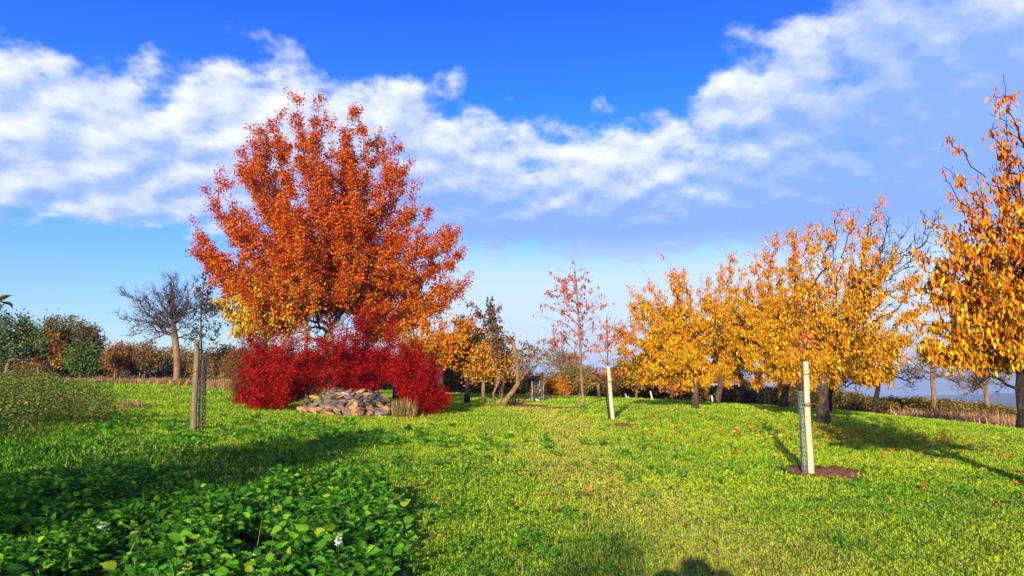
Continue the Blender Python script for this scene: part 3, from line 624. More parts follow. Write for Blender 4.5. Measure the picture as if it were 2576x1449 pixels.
# leafless old pear tree
tree("bare_tree", (445, 967), 48, [(446, 920), (444, 882), (440, 850), (437, 815)], [(285, 790), (300, 735), (312, 728), (330, 845), (345, 760), (375, 770), (380, 720), (408, 690), (425, 688), (445, 690), (455, 700), (475, 760), (500, 740), (530, 735), (545, 780), (520, 830), (350, 870), (320, 830), (395, 850), (540, 850), (310, 800), (480, 860), (400, 740), (465, 720), (505, 700), (420, 720), (440, 705)],
     48, .7, 20, .42, .12, .21, .009, .3, M_BARKT, None, 'leafless spreading tree with thick pale trunk on the left', seed=31, curve=-.10, twigs=3000, shoots=7, flare=1.2, bmax=.10, limb=M_TWIG)

# young thin trees in the middle
REDL = [(206, 112, 84), (190, 86, 78), (216, 132, 92), (160, 110, 60), (226, 110, 50)]
tree("young_tree", (1452, 1032), 34, [(1468, 1010), (1463, 960), (1461, 900), (1456, 820), (1452, 740), (1445, 680)], [(1438, 642), (1468, 650), (1380, 680), (1400, 672), (1345, 790), (1362, 770), (1350, 820), (1375, 730), (1510, 720), (1525, 745), (1545, 760), (1540, 820), (1500, 800), (1490, 690), (1385, 860), (1420, 880), (1510, 870), (1410, 700), (1530, 860)],
     18, .7, 13, .16, .15, .06, .005, .6, M_BARKT, dict(n=900, size=.15, cols=REDL, spread=.05, down=.9, bunch=3, maxseg=3), 'slender young tree with sparse reddish drooping leaves in the middle', seed=33, curve=.05, low=.7, bmax=.028)
tree("leaning_tree", (1262, 1018), 36, [(1275, 1003), (1290, 985), (1303, 965), (1303, 920), (1297, 890), (1289, 855)], [(1335, 895), (1370, 890), (1398, 880), (1425, 850), (1345, 868), (1400, 905), (1250, 852), (1283, 848), (1350, 905), (1210, 850)],
     0, .3, 14, .05, .25, .13, .005, .9, M_BARKT, dict(n=420, size=.17, cols=[(90, 100, 50), (120, 110, 50), (170, 110, 60)], spread=.05, down=.6, bunch=3, maxseg=3), 'leaning cut back trunk with bent side branches beside dark root shoots', seed=34, curve=.02, flare=1.6, bmax=.024, low=.22)
tree("crooked_tree", (1245, 1020), 35.6, [(1241, 990), (1252, 965), (1258, 945), (1246, 925), (1236, 900), (1236, 860), (1237, 800)], [(1228, 740), (1236, 745), (1220, 790), (1245, 780), (1260, 760), (1262, 800), (1205, 800), (1195, 770), (1180, 760), (1225, 830), (1250, 830)],
     8, .5, 12, .12, .2, .05, .005, .6, M_BARKT, dict(n=700, size=.17, cols=[(90, 80, 60), (60, 70, 60), (150, 90, 60), (120, 100, 50)], spread=.07, down=.7, bunch=4, maxseg=3), 'thin crooked upright tree left of the leaning trunk', seed=35, curve=.05, low=.6, bmax=.02)
# young tree behind the middle stake
tree("stake_sapling", (1534, 1064), 27.15, [(1530, 1000), (1529, 930), (1528, 870), (1527, 820)], [(1525, 780), (1500, 815), (1580, 800), (1610, 780), (1620, 830), (1560, 850), (1600, 880), (1480, 880), (1500, 920), (1570, 900), (1590, 840), (1545, 790), (1620, 870)],
     8, .7, 12, .16, .15, .022, .004, .5, M_TWIG, dict(n=560, size=.115, cols=[(222, 110, 44), (206, 86, 40), (226, 150, 60), (200, 130, 40)], spread=.06, down=.8, bunch=4, maxseg=3), 'sapling with orange leaves growing behind the middle pale stake', cat='sapling', seed=36, low=.6, bmax=.012)

# row of cherries on the right
CHL = dict(topthin=1.3, spread=.08, down=1.1, bunch=5, tv=CHERRY_V, top=[(226, 130, 24), (214, 104, 24), (234, 150, 40)], cols=GOLD)
tree("cherry_tree", (1748, 1022), 31, [(1750, 985), (1752, 950), (1750, 900)], [(1575, 850), (1590, 790), (1600, 730), (1640, 700), (1668, 640), (1690, 690), (1730, 660), (1770, 680), (1810, 690), (1600, 900), (1640, 930), (1700, 945), (1590, 760), (1560, 860), (1720, 700), (1780, 740), (1835, 760), (1660, 760), (1620, 850), (1800, 930), (1556, 880), (1570, 925), (1610, 955), (1660, 968), (1720, 968), (1585, 715), (1625, 675), (1545, 830), (1780, 960)],
     46, .75, 28, .42, .16, .12, bark=M_BARK, limb=M_BARKD, seed=41, curve=.06, maxn=4900, leaf=dict(CHL, n=32043, size=0.138, blend=(.3, 1.1)), label='golden cherry tree farthest left of the cherry row', group='cherry trees in a row on the right')
tree("cherry_tree", (1802, 1020), 37, [(1808, 990), (1816, 955), (1820, 900)], [(1760, 800), (1790, 690), (1815, 660), (1842, 640), (1850, 655), (1880, 720), (1900, 760), (1920, 850), (1900, 930), (1850, 945), (1780, 930), (1745, 860), (1910, 800), (1930, 880), (1870, 680), (1895, 730), (1760, 965), (1830, 968), (1880, 960), (1930, 820)],
     42, .75, 26, .45, .16, .14, bark=M_BARK, limb=M_BARKD, seed=42, curve=.06, maxn=4500, leaf=dict(CHL, n=29257, size=0.142, blend=(.3, 1.1)), label='cherry tree with dark slanting trunk behind the first cherry', group='cherry trees in a row on the right')
tree("cherry_tree", (1970, 1024), 33, [(1975, 985), (1985, 945), (1985, 890)], [(1880, 630), (1925, 650), (1960, 600), (1985, 575), (2000, 590), (2040, 600), (1900, 700), (1870, 780), (1860, 880), (2060, 700), (2080, 800), (1900, 930), (2030, 930), (2070, 880), (1930, 620), (1890, 660), (1860, 740), (1850, 830), (1875, 920), (1940, 940), (1945, 600), (1900, 962), (1955, 968), (2010, 965), (1865, 700), (1870, 880)],
     52, .75, 28, .45, .16, .14, bark=M_BARK, limb=M_BARKD, seed=43, curve=.08, maxn=5100, leaf=dict(CHL, n=39009, size=0.142, blend=(.2, 1.0)), label='orange topped cherry tree in the middle of the row', group='cherry trees in a row on the right')
tree("cherry_tree", (2070, 1064), 24, [(2071, 1010), (2070, 960), (2072, 900)], [(2060, 560), (2100, 560), (2130, 510), (2140, 530), (2185, 560), (2228, 500), (2222, 560), (2240, 640), (2290, 700), (2300, 780), (2290, 860), (2240, 930), (2120, 920), (1980, 900), (1930, 850), (1950, 750), (2000, 660), (2040, 620), (2270, 920), (1960, 930), (2200, 640), (2170, 950), (2050, 545), (1930, 900), (1980, 950), (2040, 965), (2110, 968), (2310, 900), (2325, 830), (2335, 760), (2315, 690), (2262, 640), (2230, 960), (1915, 800)],
     52, .75, 28, .36, .16, .16, .005, bark=M_BARK, limb=M_BARKD, seed=44, curve=.08, maxn=5500, leaf=dict(CHL, n=32043, size=0.129, blend=(.25, 1.1)), label='big cherry tree with thick dark trunk behind the right stake', group='cherry trees in a row on the right')
tree("bare_cherry", (2082, 1045), 30, [(2085, 1000), (2100, 900), (2150, 780)], [(2250, 600), (2285, 575), (2330, 550), (2310, 600), (2260, 640), (2325, 640), (2230, 560), (2190, 560), (2300, 690), (2340, 720), (2290, 640), (2150, 620), (2100, 600)],
     14, .6, 18, .22, .2, .12, .008, .4, M_BARKD, None, 'bare branched tree behind the big cherry, twigs against the cloud', seed=45, curve=-.05, twigs=900)
tree("cherry_tree", (2760, 1262), 11, [(2755, 1150), (2745, 1000), (2720, 880)], [(2545, 180), (2548, 240), (2530, 300), (2470, 325), (2500, 380), (2395, 345), (2420, 400), (2372, 435), (2400, 500), (2450, 450), (2358, 545), (2390, 600), (2320, 640), (2350, 700), (2292, 740), (2300, 800), (2280, 860), (2330, 880), (2385, 905), (2450, 880), (2510, 900), (2576, 880), (2590, 500), (2600, 330), (2700, 200), (2900, 400), (3000, 700), (2950, 900), (2540, 420), (2480, 560), (2420, 680), (2520, 870), (2296, 700), (2284, 800), (2310, 620), (2345, 520), (2300, 875), (2355, 895)],
     64, .62, 30, .17, .14, .15, .005, bark=M_BARKD, seed=46, curve=.10, maxn=6500, inner=(.4, .97), leaf=dict(CHL, n=26000, size=.102, spread=.05, topthin=1.3, blend=(.0, .7), top=[(226, 122, 24), (212, 98, 24), (236, 150, 40)]), label='nearest cherry tree with large hanging orange leaves at the right edge', group='cherry trees in a row on the right')
tree("bare_tree", (2198, 1050), 39, [(2200, 1020), (2208, 980), (2212, 950)], [(2100, 970), (2060, 930), (2120, 925), (2180, 900), (2230, 890), (2290, 940), (2330, 950), (2300, 975), (2080, 990), (2150, 960), (2260, 920)], 24, .8, 20, .3, .12, .12, .009, .3, M_BARKD,
     dict(n=260, size=.16, cols=[(90, 70, 40), (200, 160, 50)], spread=.06, down=.6, bunch=3), 'small dark bare tree with umbrella shaped branches before the right hedge', seed=47, curve=-.12, twigs=900)
tree("bare_tree", (2364, 1062), 40, [(2350, 1020), (2347, 970), (2345, 910)], [(2260, 910), (2290, 950), (2340, 850), (2420, 930), (2450, 960), (2400, 890), (2300, 880), (2270, 975), (2440, 985)], 16, .8, 18, .25, .2, .12, .008, .35, M_BARKT, None, 'small bare tree with pale sunlit trunk before the right hedge', seed=48, curve=-.05, twigs=700)
tree("bare_tree", (2490, 1062), 46, [(2485, 1020), (2478, 970)], [(2400, 930), (2430, 900), (2470, 880), (2520, 900), (2550, 950), (2400, 980), (2420, 1000)], 14, .8, 18, .25, .1, .12, .008, .35, M_BARKT, dict(n=120, size=.18, cols=[(220, 190, 60), (90, 80, 60)]), 'bare pale tree half hidden by twigs near the right edge', seed=49, curve=-.05, twigs=800)
tree("bare_tree", (2572, 1092), 28, [(2572, 1040), (2566, 980), (2570, 900)], [(2420, 930), (2450, 900), (2480, 880), (2500, 1000), (2460, 960), (2520, 860), (2640, 880), (2700, 940), (2600, 850), (2440, 990)], 40, .8, 22, .3, .1, .16, .006, .3, M_BARKD, dict(n=1200, size=.11, cols=[(70, 62, 54), (96, 80, 60)], spread=.1), 'dense dark twiggy tree at the far right edge', seed=50, curve=-.05, twigs=1500)

# background trees on the left
def btree(base, d, stem, e, nl, cols, label, w=None, size=.2, seed=1, rt=.07, bark=M_BARKT, group='trees along the left hedge', top=None, n_in=34):
    tree("orchard_tree", base, d, stem, e, n_in, .85, 16, .5, .1, rt, .008, .3, bark, dict(n=nl, size=size, cols=cols, w=w, spread=.2, down=.1, bunch=4, top=top), label, 'tree', group, seed, curve=-.1, maxn=1500)
DG = [(72, 100, 58), (98, 124, 66), (58, 84, 52), (122, 138, 70), (138, 146, 78)]; OL = [(108, 102, 50), (136, 120, 58), (88, 82, 46), (154, 128, 64), (112, 122, 52)]; BR = [(160, 114, 62), (134, 100, 58), (186, 124, 66), (116, 100, 54)]
btree((8, 964), 53, [(18, 925), (28, 895)], ell(35, 865, 85, 70, 18, -20, 200) + [(20, 775), (60, 785), (-60, 800), (0, 920)], 9000, DG, 'dark green leafy tree at the left picture edge', seed=61, rt=.12)
btree((97, 962), 54, [(96, 930), (94, 900)], ell(115, 885, 52, 50, 14, -30, 210) + [(92, 835), (95, 850)], 4500, [(210, 150, 40), (224, 130, 30), (180, 140, 44), (140, 120, 50)], 'yellow orange tree with thin pale trunk on the left', seed=62)
btree((142, 964), 58, [(142, 925), (141, 895)], ell(165, 860, 75, 62, 18, -10, 190) + [(140, 797), (120, 800), (225, 830)], 9000, OL, 'tall olive brown tree behind the yellow tree on the left', seed=63, rt=.1)
btree((202, 970), 50, [(201, 945), (200, 925)], ell(212, 905, 46, 40, 14, -20, 200), 4000, [(84, 110, 42), (104, 130, 48), (64, 92, 40)], 'round green crowned tree on a thin pale trunk on the left', seed=64)
btree((222, 966), 57, [(222, 930), (222, 900)], ell(215, 870, 45, 52, 12, -10, 190), 5000, [(96, 84, 50), (84, 76, 46), (110, 92, 56)], 'dark brown green tree right of the tallest left tree', seed=65)
btree((288, 966), 55, [(289, 940), (290, 915)], ell(290, 905, 34, 32, 12, -30, 210) + [(270, 880), (268, 870)], 2400, BR + [(190, 110, 50)], 'small brown tree with twin pale stems on the left', seed=66)
btree((297, 968), 54, [(298, 940), (300, 915)], ell(312, 893, 28, 30, 10, 0, 180), 1600, [(150, 110, 60), (130, 110, 56), (176, 110, 60)], 'thin brownish tree just right of the twin stemmed one', seed=67)
btree((363, 966), 54, [(364, 940), (365, 920)], ell(368, 905, 34, 26, 12, -30, 210), 2200, [(110, 100, 50), (130, 110, 56), (150, 90, 60)], 'small olive tree on a pale stem left of the leafless tree', seed=68)
btree((340, 966), 57, [(341, 945), (342, 930)], ell(335, 905, 28, 24, 10, -20, 200), 1500, [(150, 86, 56), (140, 100, 60)], 'small rust tinted tree before the left hedge', seed=69)
# trees in the middle distance
btree((1215, 1000), 38, [(1216, 970), (1216, 940)], ell(1230, 915, 75, 80, 18, -20, 200) + [(1195, 840), (1290, 930), (1240, 850)], 9500, [(226, 158, 40), (214, 140, 34), (236, 176, 60), (170, 124, 40)], 'golden yellow rounded tree behind the leaning trunk', seed=71, rt=.09, group='trees at the middle hedge', size=.15)
bush("round_thicket", (1440, 1002), 52, ell(1440, 965, 78, 50, 16, 0, 180), 50, 12000, 'olive brown rounded thicket behind the young tree', cols=[(150, 126, 56), (128, 108, 52), (176, 144, 64), (110, 100, 50)], seed=72, size=.17, w=.4, cat='thicket')
bush("orange_thicket", (1400, 1003), 50, ell(1400, 985, 36, 34, 10, 0, 180), 24, 4500, 'bright orange bush left of the rounded thicket', cols=[(214, 146, 40), (222, 128, 34), (180, 120, 40)], seed=73, size=.17, w=.3, cat='thicket')
tree("bare_tree", (1412, 1000), 54, [(1413, 970), (1414, 930)], [(1360, 890), (1380, 860), (1400, 830), (1430, 835), (1450, 860), (1350, 920), (1470, 900), (1480, 930), (1340, 900)], 22, .8, 18, .3, .1, .12, .012, .35, M_BARKT, None, 'faint bare tree behind the rounded thicket', seed=74, twigs=800)
tree("bare_tree", (1325, 1000), 56, [(1325, 980), (1325, 950)], [(1310, 900), (1330, 890), (1350, 920), (1300, 930), (1370, 940)], 10, .8, 14, .3, .1, .09, .011, .35, M_BARKT, None, 'small faint bare tree behind the tree cage', seed=75, twigs=400)
tree("pollard_trunk", (1443, 1000), 58, [(1443, 960), (1442, 905)], [(1430, 897), (1442, 890), (1455, 897), (1436, 893)], 6, .8, 12, .2, .1, .34, .01, .3, M_BARKT, dict(n=420, size=.2, cols=[(214, 110, 50), (196, 90, 44)], spread=.16), 'thick cut trunk with orange leaf tuft above the thicket', seed=76, flare=1.0)
tree("bare_tree", (1507, 1004), 47, [(1506, 985), (1505, 960)], [(1480, 930), (1500, 925), (1530, 935), (1520, 950), (1470, 950)], 10, .8, 14, .25, .1, .09, .009, .35, M_BARKT, dict(n=300, size=.17, cols=[(190, 140, 60)]), 'small pale stemmed tree right of the young tree', seed=77, twigs=300)
btree((1600, 1003), 50, [(1601, 985), (1602, 965)], ell(1600, 945, 60, 48, 14, -10, 190), 6000, [(170, 130, 44), (140, 120, 46), (206, 150, 44)], 'olive gold tree right of the middle stake', seed=78, group='trees at the middle hedge')
btree((1690, 1004), 52, [(1690, 985), (1690, 970)], ell(1700, 960, 70, 36, 14, -10, 190), 6000, [(206, 120, 40), (190, 104, 40), (214, 146, 50)], 'orange tree below the first cherry, near the roof', seed=79, group='trees at the middle hedge')
bush("rosy_thicket", (1868, 1016), 52, ell(1868, 985, 45, 38, 12, 0, 180), 30, 3500, 'rosy brown half bare thicket seen under the cherry crowns', cols=[(150, 100, 80), (130, 90, 76), (160, 120, 90)], seed=80, size=.15, w=.4, cat='thicket')

# ------------------------------------------------------------------ hedges
def hedge(name, line, nl, cols, w, label, size=.16, thick=1.6, jag=.35, stuff=False, twig=1500):
    """line: (px, py of foot, py of top, d)"""
    L = np.array([[*P(a, b, d)[:2], (P(a, b, d)[2]), P(a, c, d)[2]] for a, b, c, d in line])
    seg = np.hypot(*np.diff(L[:, :2], axis=0).T); cum = np.concatenate([[0], np.cumsum(seg)]); tot = cum[-1]
    s = rng.uniform(0, tot, nl); x = np.interp(s, cum, L[:, 0]); y = np.interp(s, cum, L[:, 1]); z1 = np.interp(s, cum, L[:, 3])
    z1 = z1 + jag * (.5 * wnoise(s, y * 0, 1.3, 1) + .5 * wnoise(s, y * 0, 4.1, 2)); t = rng.uniform(0, 1, nl) ** .7
    prof = np.sqrt(np.clip(1 - (t * .98) ** 3, 0, 1)); off = rng.uniform(-1, 1, nl); off = np.sign(off) * np.abs(off) ** .6 * thick * prof
    y2 = y + off; g = T(x, y2); pos = np.stack([x + rng.normal(size=nl) * .2, y2, g + (z1 - g) * t + rng.normal(size=nl) * .06], 1)
    root = empty(name, (L[len(L) // 2, 0], L[len(L) // 2, 1], T1(*L[len(L) // 2, :2])), label, 'hedge')
    V, f = leaves(pos, rng.normal(size=(nl, 3)), size * rng.uniform(.6, 1.3, nl), LEAF_V, LEAF_F)
    mk("foliage", V, [f], M_LEAF, root, colors=np.repeat(pal(cols, nl, w), 4, 0))
    s = rng.uniform(0, tot, twig); x = np.interp(s, cum, L[:, 0]); y = np.interp(s, cum, L[:, 1]) + rng.normal(size=twig) * thick * .4; z1 = np.interp(s, cum, L[:, 3]) + jag * (.5 * wnoise(s, y * 0, 1.3, 1) + .5 * wnoise(s, y * 0, 4.1, 2)); g = T(x, y)
    A = np.stack([x, y, g], 1); B = A + np.stack([rng.normal(size=twig) * .5, rng.normal(size=twig) * .4, (z1 - g) * rng.uniform(.5, 1.12, twig)], 1)
    M1 = (A + B) / 2 + rng.normal(size=(twig, 3)) * .12
    V, q = join([frusta(A, M1, np.full(twig, .022), np.full(twig, .016), 3), frusta(M1, B, np.full(twig, .016), np.full(twig, .006), 3)]); mk("stems", V, q, M_TWIG, root)
    return root
HB = [(150, 122, 60), (122, 106, 52), (176, 128, 64), (104, 88, 50), (184, 106, 62)]
hedge("hedge", [(-350, 962, 880, 62), (0, 962, 905, 60), (250, 962, 905, 60), (330, 962, 880, 60), (420, 962, 888, 60), (520, 964, 893, 58), (600, 970, 890, 52)], 42000, HB, [3, 3, 2, 3, .6], 'long mixed brown and olive hedge behind the left trees', jag=.8, size=.19, thick=2.2)
hedge("hedge", [(600, 972, 885, 56), (700, 985, 890, 55), (900, 992, 900, 54), (1090, 1000, 905, 54)], 26000, HB, [3, 2, 3, 2, 1.5], 'brown and ochre hedge behind the red bushes and the big orange tree', jag=.6, size=.19, thick=2.0)
hedge("hedge", [(1090, 1000, 910, 56), (1180, 1001, 915, 57), (1320, 1001, 945, 58), (1370, 1001, 952, 57)], 22000, [(176, 134, 50), (140, 112, 50), (96, 84, 44), (196, 140, 60)], None, 'ochre hedge behind the leaning trunk and the tree cage', jag=.6, size=.19, thick=2.0)
hedge("hedge", [(1470, 1003, 955, 58), (1560, 1004, 945, 57), (1700, 1006, 955, 56), (1800, 1014, 975, 55), (1930, 1026, 985, 52)], 30000, [(150, 116, 50), (112, 104, 48), (90, 84, 40), (200, 130, 50), (196, 108, 44)], [3, 3, 3, 1.5, 1], 'mixed orange and olive hedge beneath the cherry crowns', jag=.5, size=.18, thick=2.0)
hedge("hedge", [(1900, 1026, 978, 50), (2060, 1032, 975, 50), (2130, 1040, 985, 49), (2200, 1048, 1003, 48), (2300, 1056, 1003, 47), (2420, 1064, 1012, 47), (2560, 1075, 1028, 46), (2900, 1090, 1050, 46)], 52000, [(150, 128, 48), (124, 108, 44), (92, 80, 38), (176, 148, 62), (110, 84, 44)], None, 'trimmed ochre green hedge running down to the right edge', jag=.16, size=.15, thick=1.3)

# ------------------------------------------------------------------ stakes, guards, saplings
def stake(foot, top, d, rad, mat, label, ties, tail=True, knots=6, seed=1, name="wooden_stake", group=None):
    r = np.random.default_rng(seed); b = P(foot[0], foot[1], d); b[2] = T1(b[0], b[1]) - .02; t = P(top[0], top[1], d)
    root = empty(name, b, label, 'stake', group); n = 14; k = 26
    u = np.linspace(0, 1, k); line = b + (t - b) * u[:, None]; rr = rad * (1.06 - .10 * u) * (1 + r.normal(size=k) * .012); 
    line[:, 0] += .006 * np.sin(u * 7 + seed); line = np.vstack([line, line[-1] + [0, 0, rad * .22]]); rr = np.append(rr, rr[-1] * .82)
    V, f = tube(line, rr, n)
    mk("post", V, f, mat, root, smooth=False)
    for q in range(knots):
        c = line[r.integers(2, k - 2)]; a = r.uniform(-2.6, -.5); p = c + np.array([math.cos(a), math.sin(a), 0]) * rad * .96
        tt = np.linspace(0, 6.28, 9)[:-1]; h = np.array([-math.sin(a), math.cos(a), 0]); 
        V = np.array([p + (h * math.cos(x_) * .5 + np.array([0, 0, math.sin(x_) * .8])) * rad * .42 for x_ in tt] + [p + np.array([math.cos(a), math.sin(a), 0]) * rad * .16])
        i = np.arange(8); mk("knot", V, [np.stack([i, (i + 1) % 8, np.full(8, 8)], 1)], M_ROPE, root)
    for (fr, loops) in ties:
        parts = []
        for L in range(loops):
            a = np.linspace(0, 2 * math.pi, 22); c = b + (t - b) * fr; z = c[2] + (L - loops / 2) * .018 + .01 * np.sin(a + L)
            parts.append(tube(np.stack([c[0] + np.cos(a) * rad * 1.12, c[1] + np.sin(a) * rad * 1.12, z], 1), .010, 6))
        if tail and loops > 1:
            c = b + (t - b) * fr; pts = np.array([c + [rad, -.01, 0], c + [rad + .06, -.04, .015], c + [rad + .12, -.03, -.03], c + [rad + .15, 0, .02]]); parts.append(tube(pts, .009, 6))
        V, f = join(parts); mk("tie", V, f, M_ROPE, root, smooth=True)
    return root, b, t
def guard(foot, top, d, rad, mat, label, rows=24, cols_=12, name="tree_guard", holes=True, twist=.25):
    """perforated plastic tube round a young stem: a shell with rows of round holes"""
    b = P(foot[0], foot[1], d); b[2] = T1(b[0], b[1]) - .01; t = P(top[0], top[1], d); V = []; F4 = []
    ax = (t - b); H = np.linalg.norm(ax)
    def pt(u, v, r_):
        a = u * 2 * math.pi; c = b + ax * v; return c + np.array([math.cos(a) * r_, math.sin(a) * r_, 0])
    for iv in range(rows):
        for iu in range(cols_):
            o = .5 * (iv % 2); u0 = (iu + o) / cols_; u1 = (iu + 1 + o) / cols_; v0 = iv / rows; v1 = (iv + 1) / rows
            k = len(V); out = []; inn = []
            for q in range(8):
                a = q * math.pi / 4 + math.pi / 8; cx, cy = math.cos(a), math.sin(a); m = max(abs(cx), abs(cy)); sx, sy = cx / m, cy / m
                out.append(((u0 + u1) / 2 + sx * (u1 - u0) / 2, (v0 + v1) / 2 + sy * (v1 - v0) / 2)); inn.append(((u0 + u1) / 2 + cx * (u1 - u0) * .37, (v0 + v1) / 2 + cy * (v1 - v0) * .36))
            V += [pt(u, v, rad) for u, v in out] + [pt(u, v, rad) for u, v in inn]
            for q in range(8): F4.append((k + q, k + (q + 1) % 8, k + 8 + (q + 1) % 8, k + 8 + q))
    # rims
    rims = [tube(np.array([pt(u, v, rad) for u in np.linspace(0, 1, 25)]), .006, 5) for v in (0.005, 1)]
    root = empty(name, b, label, 'tree guard'); mk("sleeve", np.array(V), [np.array(F4)], mat, root); [mk("rim", V_, f_, mat, root) for V_, f_ in rims]; return root
stake((2040, 1195), (2026, 911), 14, .054, M_WOODL, 'thick pale round stake on bare soil at the right', [(.63, 3), (.90, 1)], seed=1)
guard((2025, 1192), (2014, 985), 14.06, .062, M_PLG, 'grey green perforated guard left of the right stake', rows=22, cols_=10)
tree("stake_sapling", (2018, 1190), 14.02, [(2014, 1060), (2016, 960), (2020, 880), (2022, 830)], [(2024, 790), (2000, 850), (2045, 860), (1990, 890), (2050, 830), (2060, 900)], 2, .6, 8, .05, .2, .012, .003, .6, M_TWIG,
     dict(n=160, size=.09, cols=[(214, 140, 60), (200, 110, 50)], spread=.03, down=.8, bunch=3, maxseg=3), 'thin sapling in the grey green guard beside the right stake', cat='sapling', seed=91, flare=1)
stake((1542, 1067), (1530, 922), 27, .07, M_WOODL, 'slim pale stake with one rope tie in the middle of the lawn', [(.72, 2)], seed=2, tail=False)
guard((1537, 1064), (1527, 985), 27.15, .085, M_PLK, 'dark perforated guard behind the middle stake', rows=14, cols_=10)
stake((487, 1080), (496, 856), 18.5, .068, M_WOODG, 'weathered brown stake standing on the left lawn', [(.66, 2)], seed=3, knots=8, tail=False)
guard((507, 1078), (512, 905), 18.6, .09, M_PLK, 'black perforated guard right of the weathered stake', rows=20, cols_=10)
tree("stake_sapling", (504, 1078), 18.6, [(505, 980), (508, 900), (506, 850), (505, 800), (510, 740)], [(515, 680), (500, 720), (540, 715), (480, 800), (470, 850), (545, 830), (555, 870), (530, 900), (560, 820), (485, 830), (540, 770), (465, 810), (555, 890)], 8, .7, 14, .10, .1, .022, .003, .5, M_TWIG,
     dict(n=620, size=.085, cols=[(52, 74, 52), (66, 88, 56), (44, 60, 46), (200, 60, 60)], w=[4, 3, 3, .5], spread=.06, bunch=4, maxseg=3), 'dark leaved sapling growing out of the black guard on the left', cat='sapling', seed=92, flare=1)
# small white stakes at the middle hedge
for (a, b_, c, e, d, lab) in [(1576, 1008, 1574, 991, 48, 'tiny white stake, leftmost of the close pair by the middle hedge'), (1584, 1009, 1580, 997, 48, 'short tiny white stake, right one of the close pair by the hedge'), (1642, 1011, 1636, 984, 46, 'leaning small white stake before the orange hedge'),
                              (1794, 1021, 1790, 995, 38, 'small white stake at the slanting dark cherry trunk'), (1924, 1028, 1923, 988, 44, 'small pale stake under the middle cherry crown'), (1938, 1027, 1931, 980, 45, 'thin brown stake right of the pale one under the cherry')]:
    stake((a, b_), (c, e), d, .045, M_WHITE if 'white' in lab else M_WOODG, lab, [], knots=0, seed=int(a), group='small stakes by the middle hedge')
# wire tree cage
def cage():
    d = 40; b = P(1353, 1014, d); b[2] = T1(b[0], b[1]); top = P(1353, 958, d)[2]; root = empty("tree_cage", b, 'tall pale wire cage standing alone in the grass', 'tree cage'); rad = .33; H = top - b[2]
    for i in range(4):
        a = i * math.pi / 2 + .3; p = b + [math.cos(a) * rad, math.sin(a) * rad, 0]; V, f = tube([p, p + [0, 0, H]], .014, 6); mk("corner_post", V, f, M_WIRE, root)
    parts = []
    for i in range(12):
        a = i * math.pi / 6; p = b + np.array([math.cos(a) * rad, math.sin(a) * rad, 0]); parts.append(tube([p, p + [0, 0, H * .97]], .006, 4))
    for k in range(6):
        a = np.linspace(0, 6.283, 25); parts.append(tube(np.stack([b[0] + np.cos(a) * rad, b[1] + np.sin(a) * rad, np.full(25, b[2] + H * (.05 + .18 * k))], 1), .0045, 4))
    V, f = join(parts); mk("wire_mesh", V, f, M_WIRE, root)
    a = P(1342, 1003, 39.4); c = P(1357, 1012, 39.3); c[2] = T1(c[0], c[1]) + .04; V, f = tube([a, (a + c) / 2, c], [.04, .045, .04], 8); o = mk("white_batten", V, f, M_WHITE); tag(o, 'short white batten leaning at the foot of the wire cage', 'batten')
cage()
# dark shoots at the leaning trunk's foot
def shoots():
    b = P(1292, 1022, 35.9); b[2] = T1(b[0], b[1]); parts = []; r = np.random.default_rng(5)
    for i in range(26):
        p = b + [r.normal() * .22, r.normal() * .15, 0]; p[2] = T1(p[0], p[1]); q = p + [r.normal() * .14, r.normal() * .1, r.uniform(.2, .62)]; parts.append(tube([p, (p + q) / 2 + r.normal(size=3) * .03, q], [.026, .022, .01], 5))
    V, f = join(parts); o = mk("root_shoots", V, f, M_BARKD); tag(o, 'cluster of short dark shoots at the leaning trunk foot', 'shoots')
shoots()

